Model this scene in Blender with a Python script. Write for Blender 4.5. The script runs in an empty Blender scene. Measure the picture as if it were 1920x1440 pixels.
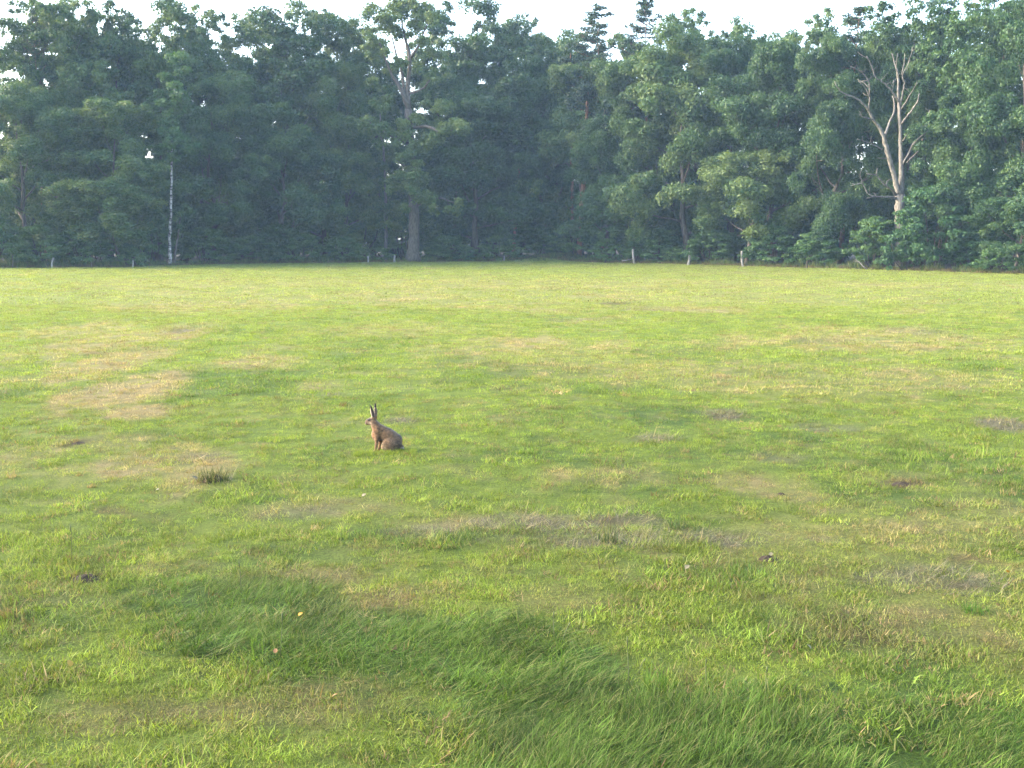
import bpy, math, random
import numpy as np

# ------------------------------------------------------------------ camera, sky, sun, exposure
scene = bpy.context.scene
COL = scene.collection
F_PX, CAM_H, PITCH = 2059.0, 2.45, math.radians(7.6)      # photograph is 1920 x 1440
cam_data = bpy.data.cameras.new('camera')
cam = bpy.data.objects.new('camera', cam_data); COL.objects.link(cam)
cam_data.sensor_width = 36.0
cam_data.lens = 36.0 * F_PX / 1920.0
cam_data.clip_start, cam_data.clip_end = 0.1, 3000.0
cam.location = (0, 0, CAM_H)
cam.rotation_euler = (math.radians(90) - PITCH, 0, 0)
scene.camera = cam

SUN_ELEV, SUN_AZ = math.radians(26), math.radians(-82)     # azimuth clockwise from +Y: the sun stands to the left
world = bpy.data.worlds.new('World'); scene.world = world
world.use_nodes = True
wn, wl = world.node_tree.nodes, world.node_tree.links
sky = wn.new('ShaderNodeTexSky'); sky.sky_type = 'NISHITA'; sky.sun_disc = False
sky.sun_elevation = SUN_ELEV; sky.sun_rotation = SUN_AZ % (2*math.pi)
sky.air_density, sky.dust_density, sky.ozone_density = 1.0, 3.0, 1.0
bg = wn['Background']; bg.inputs['Strength'].default_value = 0.15
wl.new(sky.outputs[0], bg.inputs['Color'])

sun_data = bpy.data.lights.new('sun', 'SUN')
sun_data.energy, sun_data.angle, sun_data.color = 0.9, math.radians(20), (1.0, 0.88, 0.72)
sun = bpy.data.objects.new('sun', sun_data); COL.objects.link(sun)
sun.rotation_euler = (math.radians(90) - SUN_ELEV, 0, math.pi - SUN_AZ)
sun.location = (-40, 0, 40)

scene.view_settings.view_transform = 'Standard'
scene.view_settings.look = 'None'
scene.view_settings.gamma = 1.0
scene.view_settings.use_curve_mapping = False
scene.view_settings.exposure = 3.08
cy = scene.cycles
cy.max_bounces, cy.diffuse_bounces, cy.glossy_bounces = 6, 3, 2
cy.transmission_bounces, cy.transparent_max_bounces, cy.volume_bounces = 3, 8, 1

# ------------------------------------------------------------------ helpers
def ray(px, py):
    cx, cyy = (px - 960) / F_PX, (720 - py) / F_PX
    return np.array([cx, math.cos(PITCH) + cyy*math.sin(PITCH), -math.sin(PITCH) + cyy*math.cos(PITCH)])
def at(px, py, Y):
    d = ray(px, py); t = Y / d[1]
    return np.array([d[0]*t, Y, CAM_H + d[2]*t])

def hash2(ix, iy, s):
    h = (ix.astype(np.int64)*374761393 + iy.astype(np.int64)*668265263 + s*974634777) & 0x7fffffff
    h = ((h ^ (h >> 13)) * 1274126177) & 0x7fffffff
    return ((h ^ (h >> 16)) & 0xffff) / 65535.0
def vnoise(x, y, s=0):
    ix, iy = np.floor(x), np.floor(y); fx, fy = x-ix, y-iy
    fx, fy = fx*fx*(3-2*fx), fy*fy*(3-2*fy)
    a, b = hash2(ix, iy, s), hash2(ix+1, iy, s); c, d = hash2(ix, iy+1, s), hash2(ix+1, iy+1, s)
    return (a*(1-fx)+b*fx)*(1-fy) + (c*(1-fx)+d*fx)*fy
def fbm(x, y, s=0, o=4):
    t, a, n = 0, .5, 0
    for k in range(o):
        t = t + a*vnoise(x*2**k + 17*k, y*2**k - 9*k, s+k); n += a; a *= .55
    return t / n
def sstep(a, b, x):
    t = np.clip((x-a)/(b-a), 0, 1); return t*t*(3-2*t)

EDGE_PX = [-300, 0, 250, 400, 700, 900, 1000, 1190, 1390, 1513, 1700, 1920, 2200]
EDGE_PY = [510, 503, 501, 496, 492.5, 490.5, 489.5, 494, 499, 503, 507.5, 515, 525]
def ground_flat(px, py):
    d = ray(px, py); t = CAM_H / -d[2]; return d[0]*t, d[1]*t
_edge = np.array([ground_flat(a, b) for a, b in zip(EDGE_PX, EDGE_PY)])
def edge_y(x): return np.interp(x, _edge[:, 0], _edge[:, 1])
def edge_px(px):                                            # distance of the wood edge along one sight line
    return ground_flat(px, np.interp(px, EDGE_PX, EDGE_PY))[1]
_mx, _my = ground_flat(1060, 490)
def height(x, y):
    x, y = np.asarray(x, float), np.asarray(y, float)
    z = 0.07*(fbm(x*.25, y*.25, 5, 3)-.5) * sstep(2, 12, np.hypot(x, y)) + .05*(vnoise(x*1.1, y*1.1, 8)-.5)
    z = z + .62*np.exp(-((x-_mx)/4.2)**2 - ((y-_my-1.5)/3.0)**2)
    z = z + .15*sstep(-1, 3, y - edge_y(x))
    return z
def ground(px, py):
    x, y = ground_flat(px, py); return np.array([x, y, float(height(x, y))])

def tag(o, label=None, cat=None, group=None, kind=None):
    for k, v in (('label', label), ('category', cat), ('group', group), ('kind', kind)):
        if v: o[k] = v
    return o
def link(name, me, mat=None, parent=None):
    o = bpy.data.objects.new(name, me); COL.objects.link(o)
    if mat is not None and len(me.materials) == 0: me.materials.append(mat)
    if parent is not None: o.parent = parent
    return o
def empty(name, loc, rot=(0, 0, 0), scale=(1, 1, 1)):
    o = bpy.data.objects.new(name, None); COL.objects.link(o)
    o.location, o.rotation_euler, o.scale = loc, rot, scale
    o.empty_display_size = .3
    return o
def mk_mesh(name, V, quads=None, tris=None, attrs=None, smooth=False):
    me = bpy.data.meshes.new(name)
    V = np.asarray(V, np.float32).reshape(-1, 3)
    q = np.zeros((0, 4), np.int32) if quads is None else np.asarray(quads, np.int32).reshape(-1, 4)
    t = np.zeros((0, 3), np.int32) if tris is None else np.asarray(tris, np.int32).reshape(-1, 3)
    me.vertices.add(len(V)); me.vertices.foreach_set('co', V.ravel())
    nl = q.size + t.size
    if nl:
        me.loops.add(nl); me.loops.foreach_set('vertex_index', np.concatenate([q.ravel(), t.ravel()]))
        me.polygons.add(len(q)+len(t))
        me.polygons.foreach_set('loop_start', np.concatenate([np.arange(len(q))*4, q.size + np.arange(len(t))*3]).astype(np.int32))
        if smooth: me.polygons.foreach_set('use_smooth', np.ones(len(q)+len(t), bool))
    for k, a in (attrs or {}).items():
        a = np.asarray(a, np.float32)
        if a.ndim == 1: me.attributes.new(k, 'FLOAT', 'POINT').data.foreach_set('value', a)
        elif a.shape[1] == 3: me.attributes.new(k, 'FLOAT_VECTOR', 'POINT').data.foreach_set('vector', a.ravel())
        else: me.attributes.new(k, 'FLOAT_COLOR', 'POINT').data.foreach_set('color', a.ravel())
    me.update(calc_edges=True); me.validate()
    return me
class Tubes:
    """tapered tubes along polylines, collected into one mesh"""
    def __init__(self): self.V, self.Q, self.T, self.n = [], [], [], 0
    def add(self, pts, rad, sides=6, rng=None):
        pts, rad = np.asarray(pts, float), np.asarray(rad, float)
        tan = np.gradient(pts, axis=0); tan /= np.linalg.norm(tan, axis=1)[:, None] + 1e-9
        ref = np.array([0, 0, 1.0]) if abs(tan[0][2]) < .8 else np.array([1.0, 0, 0])
        u = np.cross(tan, ref); u /= np.linalg.norm(u, axis=1)[:, None] + 1e-9
        w = np.cross(tan, u); ang = np.arange(sides)/sides*2*np.pi
        rr = rad[:, None]*(1 if rng is None else 1 + .1*rng.standard_normal((len(pts), sides)))
        ring = pts[:, None] + rr[..., None]*(np.cos(ang)[None, :, None]*u[:, None] + np.sin(ang)[None, :, None]*w[:, None])
        self.V.append(ring.reshape(-1, 3))
        b = self.n + np.arange(len(pts)-1)[:, None]*sides; k = np.arange(sides)[None]; k2 = (k+1) % sides
        self.Q.append(np.stack([b+k, b+k2, b+sides+k2, b+sides+k], -1).reshape(-1, 4))
        self.V.append(pts[[0, -1]])
        c0, c1 = self.n + len(pts)*sides, self.n + len(pts)*sides + 1
        e = self.n + (len(pts)-1)*sides
        kk, kk2 = np.arange(sides), (np.arange(sides)+1) % sides
        self.T.append(np.stack([np.full(sides, c0), self.n+kk2, self.n+kk], -1))
        self.T.append(np.stack([np.full(sides, c1), e+kk, e+kk2], -1))
        self.n += len(pts)*sides + 2
    def mesh(self, name):
        return mk_mesh(name, np.concatenate(self.V), np.concatenate(self.Q), np.concatenate(self.T), smooth=True)

# ------------------------------------------------------------------ materials
def new_mat(name):
    m = bpy.data.materials.new(name); m.use_nodes = True
    nt = m.node_tree; nt.nodes.clear()
    return m, nt, nt.nodes.new('ShaderNodeOutputMaterial')
def node(nt, typ, inputs=None, **props):
    n = nt.nodes.new(typ)
    for k, v in props.items(): setattr(n, k, v)
    for k, v in (inputs or {}).items():
        if hasattr(v, 'links') or isinstance(v, bpy.types.NodeSocket): nt.links.new(v, n.inputs[k])
        else: n.inputs[k].default_value = v
    return n
def ramp(nt, fac, stops):
    r = nt.nodes.new('ShaderNodeValToRGB'); nt.links.new(fac, r.inputs[0])
    el = r.color_ramp.elements
    while len(el) < len(stops): el.new(.5)
    for e, (p, c) in zip(el, stops): e.position, e.color = p, (*c, 1)
    return r.outputs[0]
def mix(nt, a, b, fac, blend='MIX'):
    n = nt.nodes.new('ShaderNodeMix'); n.data_type = 'RGBA'; n.blend_type = blend
    for s, v in ((0, fac), (6, a), (7, b)):
        if isinstance(v, bpy.types.NodeSocket): nt.links.new(v, n.inputs[s])
        else: n.inputs[s].default_value = v if s == 0 else (*v, 1)
    return n.outputs[2]
def mth(nt, op, a, b=0.0):
    n = nt.nodes.new('ShaderNodeMath'); n.operation = op
    for s, v in ((0, a), (1, b)):
        if isinstance(v, bpy.types.NodeSocket): nt.links.new(v, n.inputs[s])
        else: n.inputs[s].default_value = v
    return n.outputs[0]
def leafy(nt, out, col, transl=.35, rough=.55, spec=.25):
    b = node(nt, 'ShaderNodeBsdfPrincipled', {'Base Color': col, 'Roughness': rough, 'Specular IOR Level': spec})
    t = node(nt, 'ShaderNodeBsdfTranslucent', {'Color': mix(nt, col, (1.15, 1.1, .55), 1.0, 'MULTIPLY')})
    m = nt.nodes.new('ShaderNodeMixShader'); m.inputs[0].default_value = transl
    nt.links.new(b.outputs[0], m.inputs[1]); nt.links.new(t.outputs[0], m.inputs[2]); nt.links.new(m.outputs[0], out.inputs[0])

def leaf_mat(name, dark, mid, light):
    m, nt, out = new_mat(name)
    a = node(nt, 'ShaderNodeAttribute', attribute_name='tint').outputs['Fac']
    oc = node(nt, 'ShaderNodeObjectInfo').outputs['Color']
    sp = node(nt, 'ShaderNodeSeparateColor', {0: oc}); oi = sp.outputs[0]
    v = mth(nt, 'ADD', a, mth(nt, 'MULTIPLY', mth(nt, 'SUBTRACT', oi, .5), .7))
    col = ramp(nt, v, [(.0, dark), (.5, mid), (1.0, light)])
    col = mix(nt, col, mix(nt, col, (.62, .98, 1.25), 1.0, 'MULTIPLY'), sp.outputs[1])
    leafy(nt, out, col, .33)
    return m
M_LEAF = leaf_mat('oak leaves', (.030, .060, .024), (.060, .108, .034), (.125, .165, .046))
M_LEAF2 = leaf_mat('hazel leaves', (.032, .068, .024), (.062, .12, .036), (.11, .17, .048))
M_NEEDLE = leaf_mat('pine needles', (.018, .034, .02), (.03, .055, .03), (.055, .08, .04))

def bark_mat(name, c0, c1, c2, scale=6.0, rot=None):
    m, nt, out = new_mat(name)
    g = node(nt, 'ShaderNodeNewGeometry').outputs['Position']
    mp = node(nt, 'ShaderNodeMapping', {'Vector': g, 'Scale': (scale, scale, scale*.25)})
    n = node(nt, 'ShaderNodeTexNoise', {'Vector': mp.outputs[0], 'Scale': 1.5, 'Detail': 5.0, 'Roughness': .65})
    col = ramp(nt, n.outputs['Fac'], [(.3, c0), (.5, c1), (.72, c2)])
    bp = node(nt, 'ShaderNodeBump', {'Height': n.outputs['Fac'], 'Strength': .6, 'Distance': .03})
    b = node(nt, 'ShaderNodeBsdfPrincipled', {'Base Color': col, 'Roughness': .85, 'Specular IOR Level': .15, 'Normal': bp.outputs[0]})
    nt.links.new(b.outputs[0], out.inputs[0]); return m
M_BARK = bark_mat('oak bark', (.045, .036, .028), (.085, .07, .055), (.14, .12, .1))
M_DARKBARK = bark_mat('dark bark', (.025, .02, .017), (.05, .04, .032), (.085, .07, .058))
M_DEAD = bark_mat('bleached dead wood', (.06, .053, .043), (.14, .127, .108), (.26, .238, .205), 6)
M_PINE = bark_mat('pine bark', (.1, .05, .03), (.2, .1, .06), (.3, .17, .11))
M_POST = bark_mat('weathered post wood', (.13, .118, .1), (.25, .23, .2), (.36, .34, .3), 12)
# birch: white bark with dark marks
m, nt, out = new_mat('birch bark')
g = node(nt, 'ShaderNodeNewGeometry').outputs['Position']
mp = node(nt, 'ShaderNodeMapping', {'Vector': g, 'Scale': (2.0, 2.0, 3.2)})
n = node(nt, 'ShaderNodeTexNoise', {'Vector': mp.outputs[0], 'Scale': 1.2, 'Detail': 6.0, 'Roughness': .7})
c = ramp(nt, n.outputs['Fac'], [(.42, (.05, .045, .04)), (.48, (.2, .18, .16)), (.56, (.42, .39, .35))])
b = node(nt, 'ShaderNodeBsdfPrincipled', {'Base Color': c, 'Roughness': .7}); nt.links.new(b.outputs[0], out.inputs[0]); M_BIRCH = m

def blade_mat(name, instancer=True):
    m, nt, out = new_mat(name)
    tone = node(nt, 'ShaderNodeAttribute', attribute_name='tone', attribute_type='INSTANCER' if instancer else 'GEOMETRY').outputs['Color']
    r = node(nt, 'ShaderNodeAttribute', attribute_name='shade').outputs['Fac']
    v = mth(nt, 'ADD', mth(nt, 'MULTIPLY', r, .8), .6)
    vv = node(nt, 'ShaderNodeCombineXYZ', {0: v, 1: v, 2: v}).outputs[0]
    col = mix(nt, tone, vv, 1.0, 'MULTIPLY')
    old = mth(nt, 'MULTIPLY', mth(nt, 'GREATER_THAN', r, .86), .65)
    col = mix(nt, col, (.23, .2, .085), old)
    leafy(nt, out, col, .38, .65, .12)
    return m
M_BLADE = blade_mat('grass blades')
M_BLADE_OWN = blade_mat('single grass blades', False)

def simple(name, col, rough=.7, spec=.3):
    m, nt, out = new_mat(name)
    g = node(nt, 'ShaderNodeNewGeometry').outputs['Position']
    n = node(nt, 'ShaderNodeTexNoise', {'Vector': g, 'Scale': 60.0, 'Detail': 3.0})
    c = mix(nt, tuple(x*.7 for x in col), tuple(min(1, x*1.25) for x in col), n.outputs['Fac'])
    b = node(nt, 'ShaderNodeBsdfPrincipled', {'Base Color': c, 'Roughness': rough, 'Specular IOR Level': spec})
    nt.links.new(b.outputs[0], out.inputs[0]); return m

# ------------------------------------------------------------------ field colouring: where the sward is dry, grey, bare or lush
FRESH, LUSH, STRAW = np.array([.128, .188, .022]), np.array([.046, .108, .021]), np.array([.34, .255, .13])
HAY, THATCH, YELLOW = np.array([.235, .205, .15]), np.array([.125, .085, .045]), np.array([.225, .24, .06])
def ell(lst):
    out = []
    for px, py, rx, ry, s in lst:
        x0, y0 = ground_flat(px, py); x1, _ = ground_flat(px+rx, py)
        _, ya = ground_flat(px, py-ry); _, yb = ground_flat(px, py+ry)
        out.append((x0, (ya+yb)/2, abs(x1-x0), abs(ya-yb)/2, s))
    return out
DRY = ell([(130, 620, 100, 18, .5), (150, 650, 110, 35, .6), (165, 690, 90, 40, .7), (205, 740, 95, 40, 1.0), (255, 775, 55, 16, .8),
    (350, 627, 45, 12, .7), (480, 682, 100, 16, .65), (600, 722, 55, 16, .6), (380, 575, 220, 12, .45), (1300, 581, 130, 8, .55), (990, 660, 220, 26, .36),
    (1120, 690, 220, 22, .33), (1300, 700, 260, 28, .42), (1500, 722, 260, 28, .38), (1750, 712, 200, 24, .45), (1650, 640, 320, 22, .42),
    (300, 870, 140, 36, .6), (385, 890, 70, 38, .75), (200, 832, 100, 18, .45), (330, 1060, 90, 18, .6), (560, 1082, 150, 22, .7), (760, 1122, 140, 24, .55),
    (1060, 1122, 90, 30, .55), (1400, 908, 100, 24, .65), (1480, 932, 80, 12, .65), (1650, 1200, 130, 30, .45), (1760, 1180, 180, 40, .45),
    (480, 1335, 230, 34, .75), (230, 1330, 170, 40, .6), (650, 1300, 180, 26, .55), (650, 952, 160, 20, .45), (900, 985, 170, 18, .4),
    (1700, 990, 200, 20, .3), (900, 560, 900, 20, .25), (960, 535, 960, 12, .3), (1150, 900, 130, 20, .35), (700, 620, 200, 16, .35), (60, 1120, 120, 30, .35)])
GREY = ell([(1000, 985, 160, 16, .8), (1130, 1015, 210, 20, .85), (1330, 1010, 160, 18, .7), (1350, 775, 52, 11, .9), (1225, 825, 42, 9, .8), (1880, 798, 48, 14, 1.0),
    (1540, 800, 70, 9, .6), (1780, 1082, 140, 24, .75), (750, 792, 34, 6, .8), (620, 738, 22, 5, .8), (1720, 620, 70, 8, .6), (800, 1000, 90, 14, .6), (345, 620, 30, 6, .7),
    (1560, 640, 80, 6, .5), (1180, 978, 80, 10, .8), (390, 860, 50, 12, .7), (1100, 600, 60, 4, .4), (1230, 580, 80, 5, .5), (1450, 860, 60, 10, .4), (560, 965, 80, 12, .5)])
SOIL = ell([(160, 1082, 38, 9, 1.0), (1690, 905, 40, 7, 1.0), (145, 830, 24, 7, .8), (205, 960, 34, 8, .7), (330, 860, 40, 10, .5), (1270, 990, 26, 8, .7), (1440, 1046, 26, 7, .8),
    (1160, 980, 40, 8, .6), (1830, 1050, 60, 10, .6), (1640, 1195, 36, 10, .6), (1150, 570, 36, 3, .7), (1220, 1040, 40, 8, .4), (905, 772, 14, 4, .6), (1780, 1095, 70, 10, .5)])
LUSHY = ell([(420, 720, 150, 36, .7), (20, 740, 40, 60, .6), (560, 700, 120, 20, .4), (1800, 880, 160, 50, .5), (1250, 780, 300, 20, .35), (1160, 570, 50, 4, .8), (900, 690, 120, 14, .35),
    (1470, 850, 120, 30, .4), (150, 790, 100, 14, .3), (1420, 1080, 150, 30, .4), (1830, 1020, 120, 20, .5), (860, 1010, 60, 30, .5), (700, 1020, 250, 30, .2)])
HOLLOW = ell([(370, 1196, 60, 12, 1.0), (440, 1232, 70, 12, 1.0), (545, 1222, 50, 8, .8), (330, 1150, 50, 8, .6), (575, 1130, 40, 6, .7), (1130, 1300, 60, 10, .7), (900, 1262, 60, 9, .6), (1500, 1330, 70, 10, .6)])
def blob(lst, x, y, wob):
    r = np.zeros_like(x)
    for x0, y0, a, b, s in lst:
        d = np.sqrt(((x-x0)/a)**2 + ((y-y0)/b)**2) + wob
        r = np.maximum(r, s*(1-sstep(.55, 1.35, d)))
    return r
# the patch of long lush grass that was left lying in front of the camera
LONG_POLY = np.array([ground_flat(*p) for p in [(215, 1095), (300, 1078), (470, 1092), (620, 1135), (850, 1185), (1060, 1205), (1250, 1275), (1500, 1318), (1750, 1338), (2000, 1355),
    (2100, 1560), (900, 1560), (880, 1400), (800, 1320), (600, 1285), (420, 1255), (330, 1195)]])
def in_poly(x, y, P):
    r = np.zeros(x.shape, bool); j = len(P)-1
    for i in range(len(P)):
        c = ((P[i, 1] > y) != (P[j, 1] > y)) & (x < (P[j, 0]-P[i, 0])*(y-P[i, 1])/(P[j, 1]-P[i, 1]+1e-12)+P[i, 0])
        r ^= c; j = i
    return r
def long_mask(x, y):
    wx = x + .9*(fbm(x*1.2, y*1.2, 71)-.5) + .5*(hash2(np.floor(x*40), np.floor(y*40), 7)-.5)
    wy = y + .9*(fbm(x*1.2, y*1.2, 72)-.5) + .5*(hash2(np.floor(x*40), np.floor(y*40), 9)-.5)
    return in_poly(wx, wy, LONG_POLY)
def sward(x, y):
    d = np.hypot(x, y); k = np.clip(14/np.maximum(d, 4), .25, 1.3)          # broad patches far off, finer ones near
    wob = .9*(fbm(x*.9*k, y*.9*k, 11)-.5) + .5*(vnoise(x*5*k, y*5*k, 14)-.5)
    n1, n2, n3 = fbm(x*.22, y*.22, 21), fbm(x*.9, y*.9, 31), vnoise(x*4, y*4, 41)
    dry = np.clip(blob(DRY, x, y, wob)*(.65+.7*n3) + .5*sstep(.52, .78, n1*.45+n2*.55) + .35*sstep(.66, .95, n3), 0, 1)
    grey = np.clip(blob(GREY, x, y, wob)*(.5+.9*n3), 0, 1)
    soil = np.clip(blob(SOIL, x, y, wob)*(.6+.7*n3) + .45*sstep(.80, .92, vnoise(x*2.3, y*2.3, 51)*.6+n2*.4), 0, 1)
    lush = np.clip(blob(LUSHY, x, y, wob) + .6*sstep(.5, .75, fbm(x*.9+30, y*.9, 61)) - .3*dry, 0, 1)
    return dry, grey, soil, lush
def tone_of(x, y, dither=None):
    dry, grey, soil, lush = sward(x, y)
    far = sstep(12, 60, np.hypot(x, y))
    c = FRESH + (YELLOW-FRESH)*(.14 + .36*far)[:, None]  # far grass yellowed: light through blades at grazing view, put into colour
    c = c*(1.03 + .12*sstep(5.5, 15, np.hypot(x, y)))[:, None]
    c = c + (LUSH-c)*(lush*(.7-.5*far))[:, None]
    lm = long_mask(x, y)
    c = np.where(lm[:, None], LUSH*.86 + (FRESH*.86-LUSH*.86)*(.15+.5*fbm(x*2, y*2, 81))[:, None], c)
    keep = np.where(lm, .15, 1.0)
    def lay(c, col, w):
        if dither is not None:                               # single tufts are green or dead rather than all alike
            w = .35*w + .65*(dither.uniform(size=len(x)) < w**1.15)*np.minimum(1, w+.35)
        return c + (col-c)*w[:, None]
    straw = THATCH*1.5 + (STRAW-THATCH*1.5)*sstep(5.5, 10, np.hypot(x, y))[:, None]
    c = lay(c, straw, dry*keep*(.62 + .2*sstep(9, 14, np.hypot(x, y)))); c = lay(c, HAY*.72, grey*keep*.85); c = lay(c, THATCH, soil*keep*.8)
    return c, dry, grey, soil, lush

# ------------------------------------------------------------------ ground sheet
ys = np.concatenate([np.linspace(-60, 0, 13)[:-1], np.linspace(0, 4, 9)[:-1], 4*np.exp(np.linspace(0, math.log(150/4), 300)), np.array([165, 185, 220, 280, 360, 460, 600])])
u = np.linspace(-1, 1, 281)
YY = np.repeat(ys[:, None], len(u), 1)
a_ = 3.2 + .56*np.abs(YY)
XX = a_*u[None]*1.05 + np.sign(u)[None]*(np.maximum(0, np.abs(u)-.8)/.2)[None]**2*(600-a_*1.05)
XX = XX.ravel(); YY = YY.ravel()
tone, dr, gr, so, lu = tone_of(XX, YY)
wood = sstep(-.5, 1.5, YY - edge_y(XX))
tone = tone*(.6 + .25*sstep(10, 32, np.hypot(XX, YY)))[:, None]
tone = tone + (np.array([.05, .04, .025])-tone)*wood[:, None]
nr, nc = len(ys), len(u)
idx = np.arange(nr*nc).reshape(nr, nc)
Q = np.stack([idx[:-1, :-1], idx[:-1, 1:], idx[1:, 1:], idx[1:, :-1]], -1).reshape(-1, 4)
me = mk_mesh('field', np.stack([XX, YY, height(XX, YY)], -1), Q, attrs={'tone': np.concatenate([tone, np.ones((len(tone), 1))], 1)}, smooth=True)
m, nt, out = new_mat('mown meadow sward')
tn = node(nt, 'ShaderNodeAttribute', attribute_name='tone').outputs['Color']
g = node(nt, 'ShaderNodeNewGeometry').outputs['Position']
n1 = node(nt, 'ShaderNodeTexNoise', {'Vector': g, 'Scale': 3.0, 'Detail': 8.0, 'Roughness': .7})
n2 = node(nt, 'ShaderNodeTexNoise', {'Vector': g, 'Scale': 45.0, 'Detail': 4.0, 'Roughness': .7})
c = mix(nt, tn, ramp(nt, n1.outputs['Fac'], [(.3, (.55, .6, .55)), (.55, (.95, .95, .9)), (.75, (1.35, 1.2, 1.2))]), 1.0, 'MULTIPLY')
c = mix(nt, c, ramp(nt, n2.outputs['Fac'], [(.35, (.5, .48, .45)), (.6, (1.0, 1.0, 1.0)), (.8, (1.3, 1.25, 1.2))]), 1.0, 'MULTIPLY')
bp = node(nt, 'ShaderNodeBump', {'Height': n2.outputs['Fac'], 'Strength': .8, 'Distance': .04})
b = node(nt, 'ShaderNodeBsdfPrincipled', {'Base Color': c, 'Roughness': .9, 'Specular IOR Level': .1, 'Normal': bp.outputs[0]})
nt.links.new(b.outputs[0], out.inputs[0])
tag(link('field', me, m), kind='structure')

# ------------------------------------------------------------------ grass, scattered over the field
def blades(n, rad, h0, h1, w, lean, rng, comb=None, curl=.5, seg=2):
    """n curved tapering blades around the origin; comb = (angle, share) makes them lie one way"""
    a = rng.uniform(0, 2*np.pi, n); r = rad*np.sqrt(rng.uniform(0, 1, n))
    bx, by = r*np.cos(a), r*np.sin(a)
    h = rng.uniform(h0, h1, n); th = rng.uniform(0, 2*np.pi, n)
    if comb is not None:
        th = np.where(rng.uniform(size=n) < comb[1], comb[0] + rng.normal(0, .38, n), th)
    ln = np.abs(rng.normal(lean, .3*lean + .05, n)).clip(0, 1.45)
    dx, dy = np.cos(th), np.sin(th); px, py = -dy, dx
    face = rng.uniform(-.9, .9, n); px, py = px*np.cos(face)-py*np.sin(face), px*np.sin(face)+py*np.cos(face)
    ww = w*rng.uniform(.5, 1.6, n)
    V, rows = [], []
    x, y, z = bx.copy(), by.copy(), np.zeros(n) - .008
    for s in range(seg+1):
        t = s/seg; wid = ww*(1-t)**.7*.5 if s < seg else ww*.04
        rows.append((np.stack([x-px*wid, y-py*wid, z], -1), np.stack([x+px*wid, y+py*wid, z], -1)))
        an = ln*(1 + curl*(s+.5)/seg)
        an = np.minimum(an, 1.62); st = h/seg
        x, y, z = x+dx*np.sin(an)*st, y+dy*np.sin(an)*st, z+np.cos(an)*st
    V = np.stack([p for row in rows for p in row], 1)        # n, 2*(seg+1), 3
    V[..., 2] = np.maximum(V[..., 2], -.01)
    k = 2*(seg+1); base = np.arange(n)[:, None]*k
    q = np.concatenate([base + np.array([2*s, 2*s+1, 2*s+3, 2*s+2])[None] for s in range(seg)], 0)
    sh = np.repeat(rng.uniform(0, 1, n), k)
    return V.reshape(-1, 3), q, sh
protos = []
def proto(name, *a, **k):
    V, q, sh = blades(*a, **k)
    me = mk_mesh(name, V, q, attrs={'shade': sh}); me.materials.append(M_BLADE)
    o = bpy.data.objects.new('%02d_%s' % (len(protos), name), me); protos.append(o)
    return len(protos)-1
rg = np.random.default_rng(3)
SHORT = [proto('short', 42, .10, .02, .055, .0046, .6, rg, None, .9) for _ in range(6)]
LYING = [proto('lying', 30, .12, .04, .115, .0042, 1.25, rg, None, .25) for _ in range(4)]
TALLT = [proto('tuft', 44, .07, .045, .105, .005, .45, rg, None, 1.0) for _ in range(3)]
LONGG = [proto('long', 40, .12, .075, .17, .005, 1.25, rg, (.25, .48), .3, seg=4) for _ in range(5)]
MIDS = [proto('mid', 56, .20, .022, .06, .009, .55, rg, None, .9) for _ in range(5)]
MIDL = [proto('midlying', 34, .22, .06, .18, .009, 1.2, rg, None, .25) for _ in range(3)]
FARS = [proto('far', 60, .55, .03, .07, .024, .55, rg, None, .8, seg=1) for _ in range(4)]
VERGE = [proto('verge', 60, .35, .25, .75, .03, .35, rg, None, .8) for _ in range(4)]
pcol = bpy.data.collections.new('grass tuft kinds')
for o in protos: pcol.objects.link(o)

def scatter_object(name, P, rot, scl, var, tone, label, cat):
    me = mk_mesh(name, P, attrs={'rot': rot, 'scl': scl, 'tone': np.concatenate([tone, np.ones((len(tone), 1))], 1)})
    me.attributes.new('var', 'INT', 'POINT').data.foreach_set('value', np.asarray(var, np.int32))
    o = link(name, me)
    ng = bpy.data.node_groups.new(name, 'GeometryNodeTree')
    ng.interface.new_socket('Geometry', in_out='INPUT', socket_type='NodeSocketGeometry')
    ng.interface.new_socket('Geometry', in_out='OUTPUT', socket_type='NodeSocketGeometry')
    N, L = ng.nodes, ng.links
    gi, go = N.new('NodeGroupInput'), N.new('NodeGroupOutput')
    mp_, iop, ci = N.new('GeometryNodeMeshToPoints'), N.new('GeometryNodeInstanceOnPoints'), N.new('GeometryNodeCollectionInfo')
    ci.inputs['Collection'].default_value = pcol; ci.inputs['Separate Children'].default_value = True; ci.inputs['Reset Children'].default_value = True
    iop.inputs['Pick Instance'].default_value = True
    def na(n_, t):
        a = N.new('GeometryNodeInputNamedAttribute'); a.data_type = t; a.inputs['Name'].default_value = n_
        return next(s for s in a.outputs if s.enabled and s.name == 'Attribute')
    L.new(gi.outputs[0], mp_.inputs['Mesh']); L.new(mp_.outputs[0], iop.inputs['Points']); L.new(ci.outputs[0], iop.inputs['Instance'])
    L.new(na('var', 'INT'), iop.inputs['Instance Index']); L.new(na('rot', 'FLOAT_VECTOR'), iop.inputs['Rotation']); L.new(na('scl', 'FLOAT'), iop.inputs['Scale'])
    L.new(iop.outputs[0], go.inputs[0])
    o.modifiers.new('scatter', 'NODES').node_group = ng
    tag(o, label, cat, kind='stuff'); return o

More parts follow.
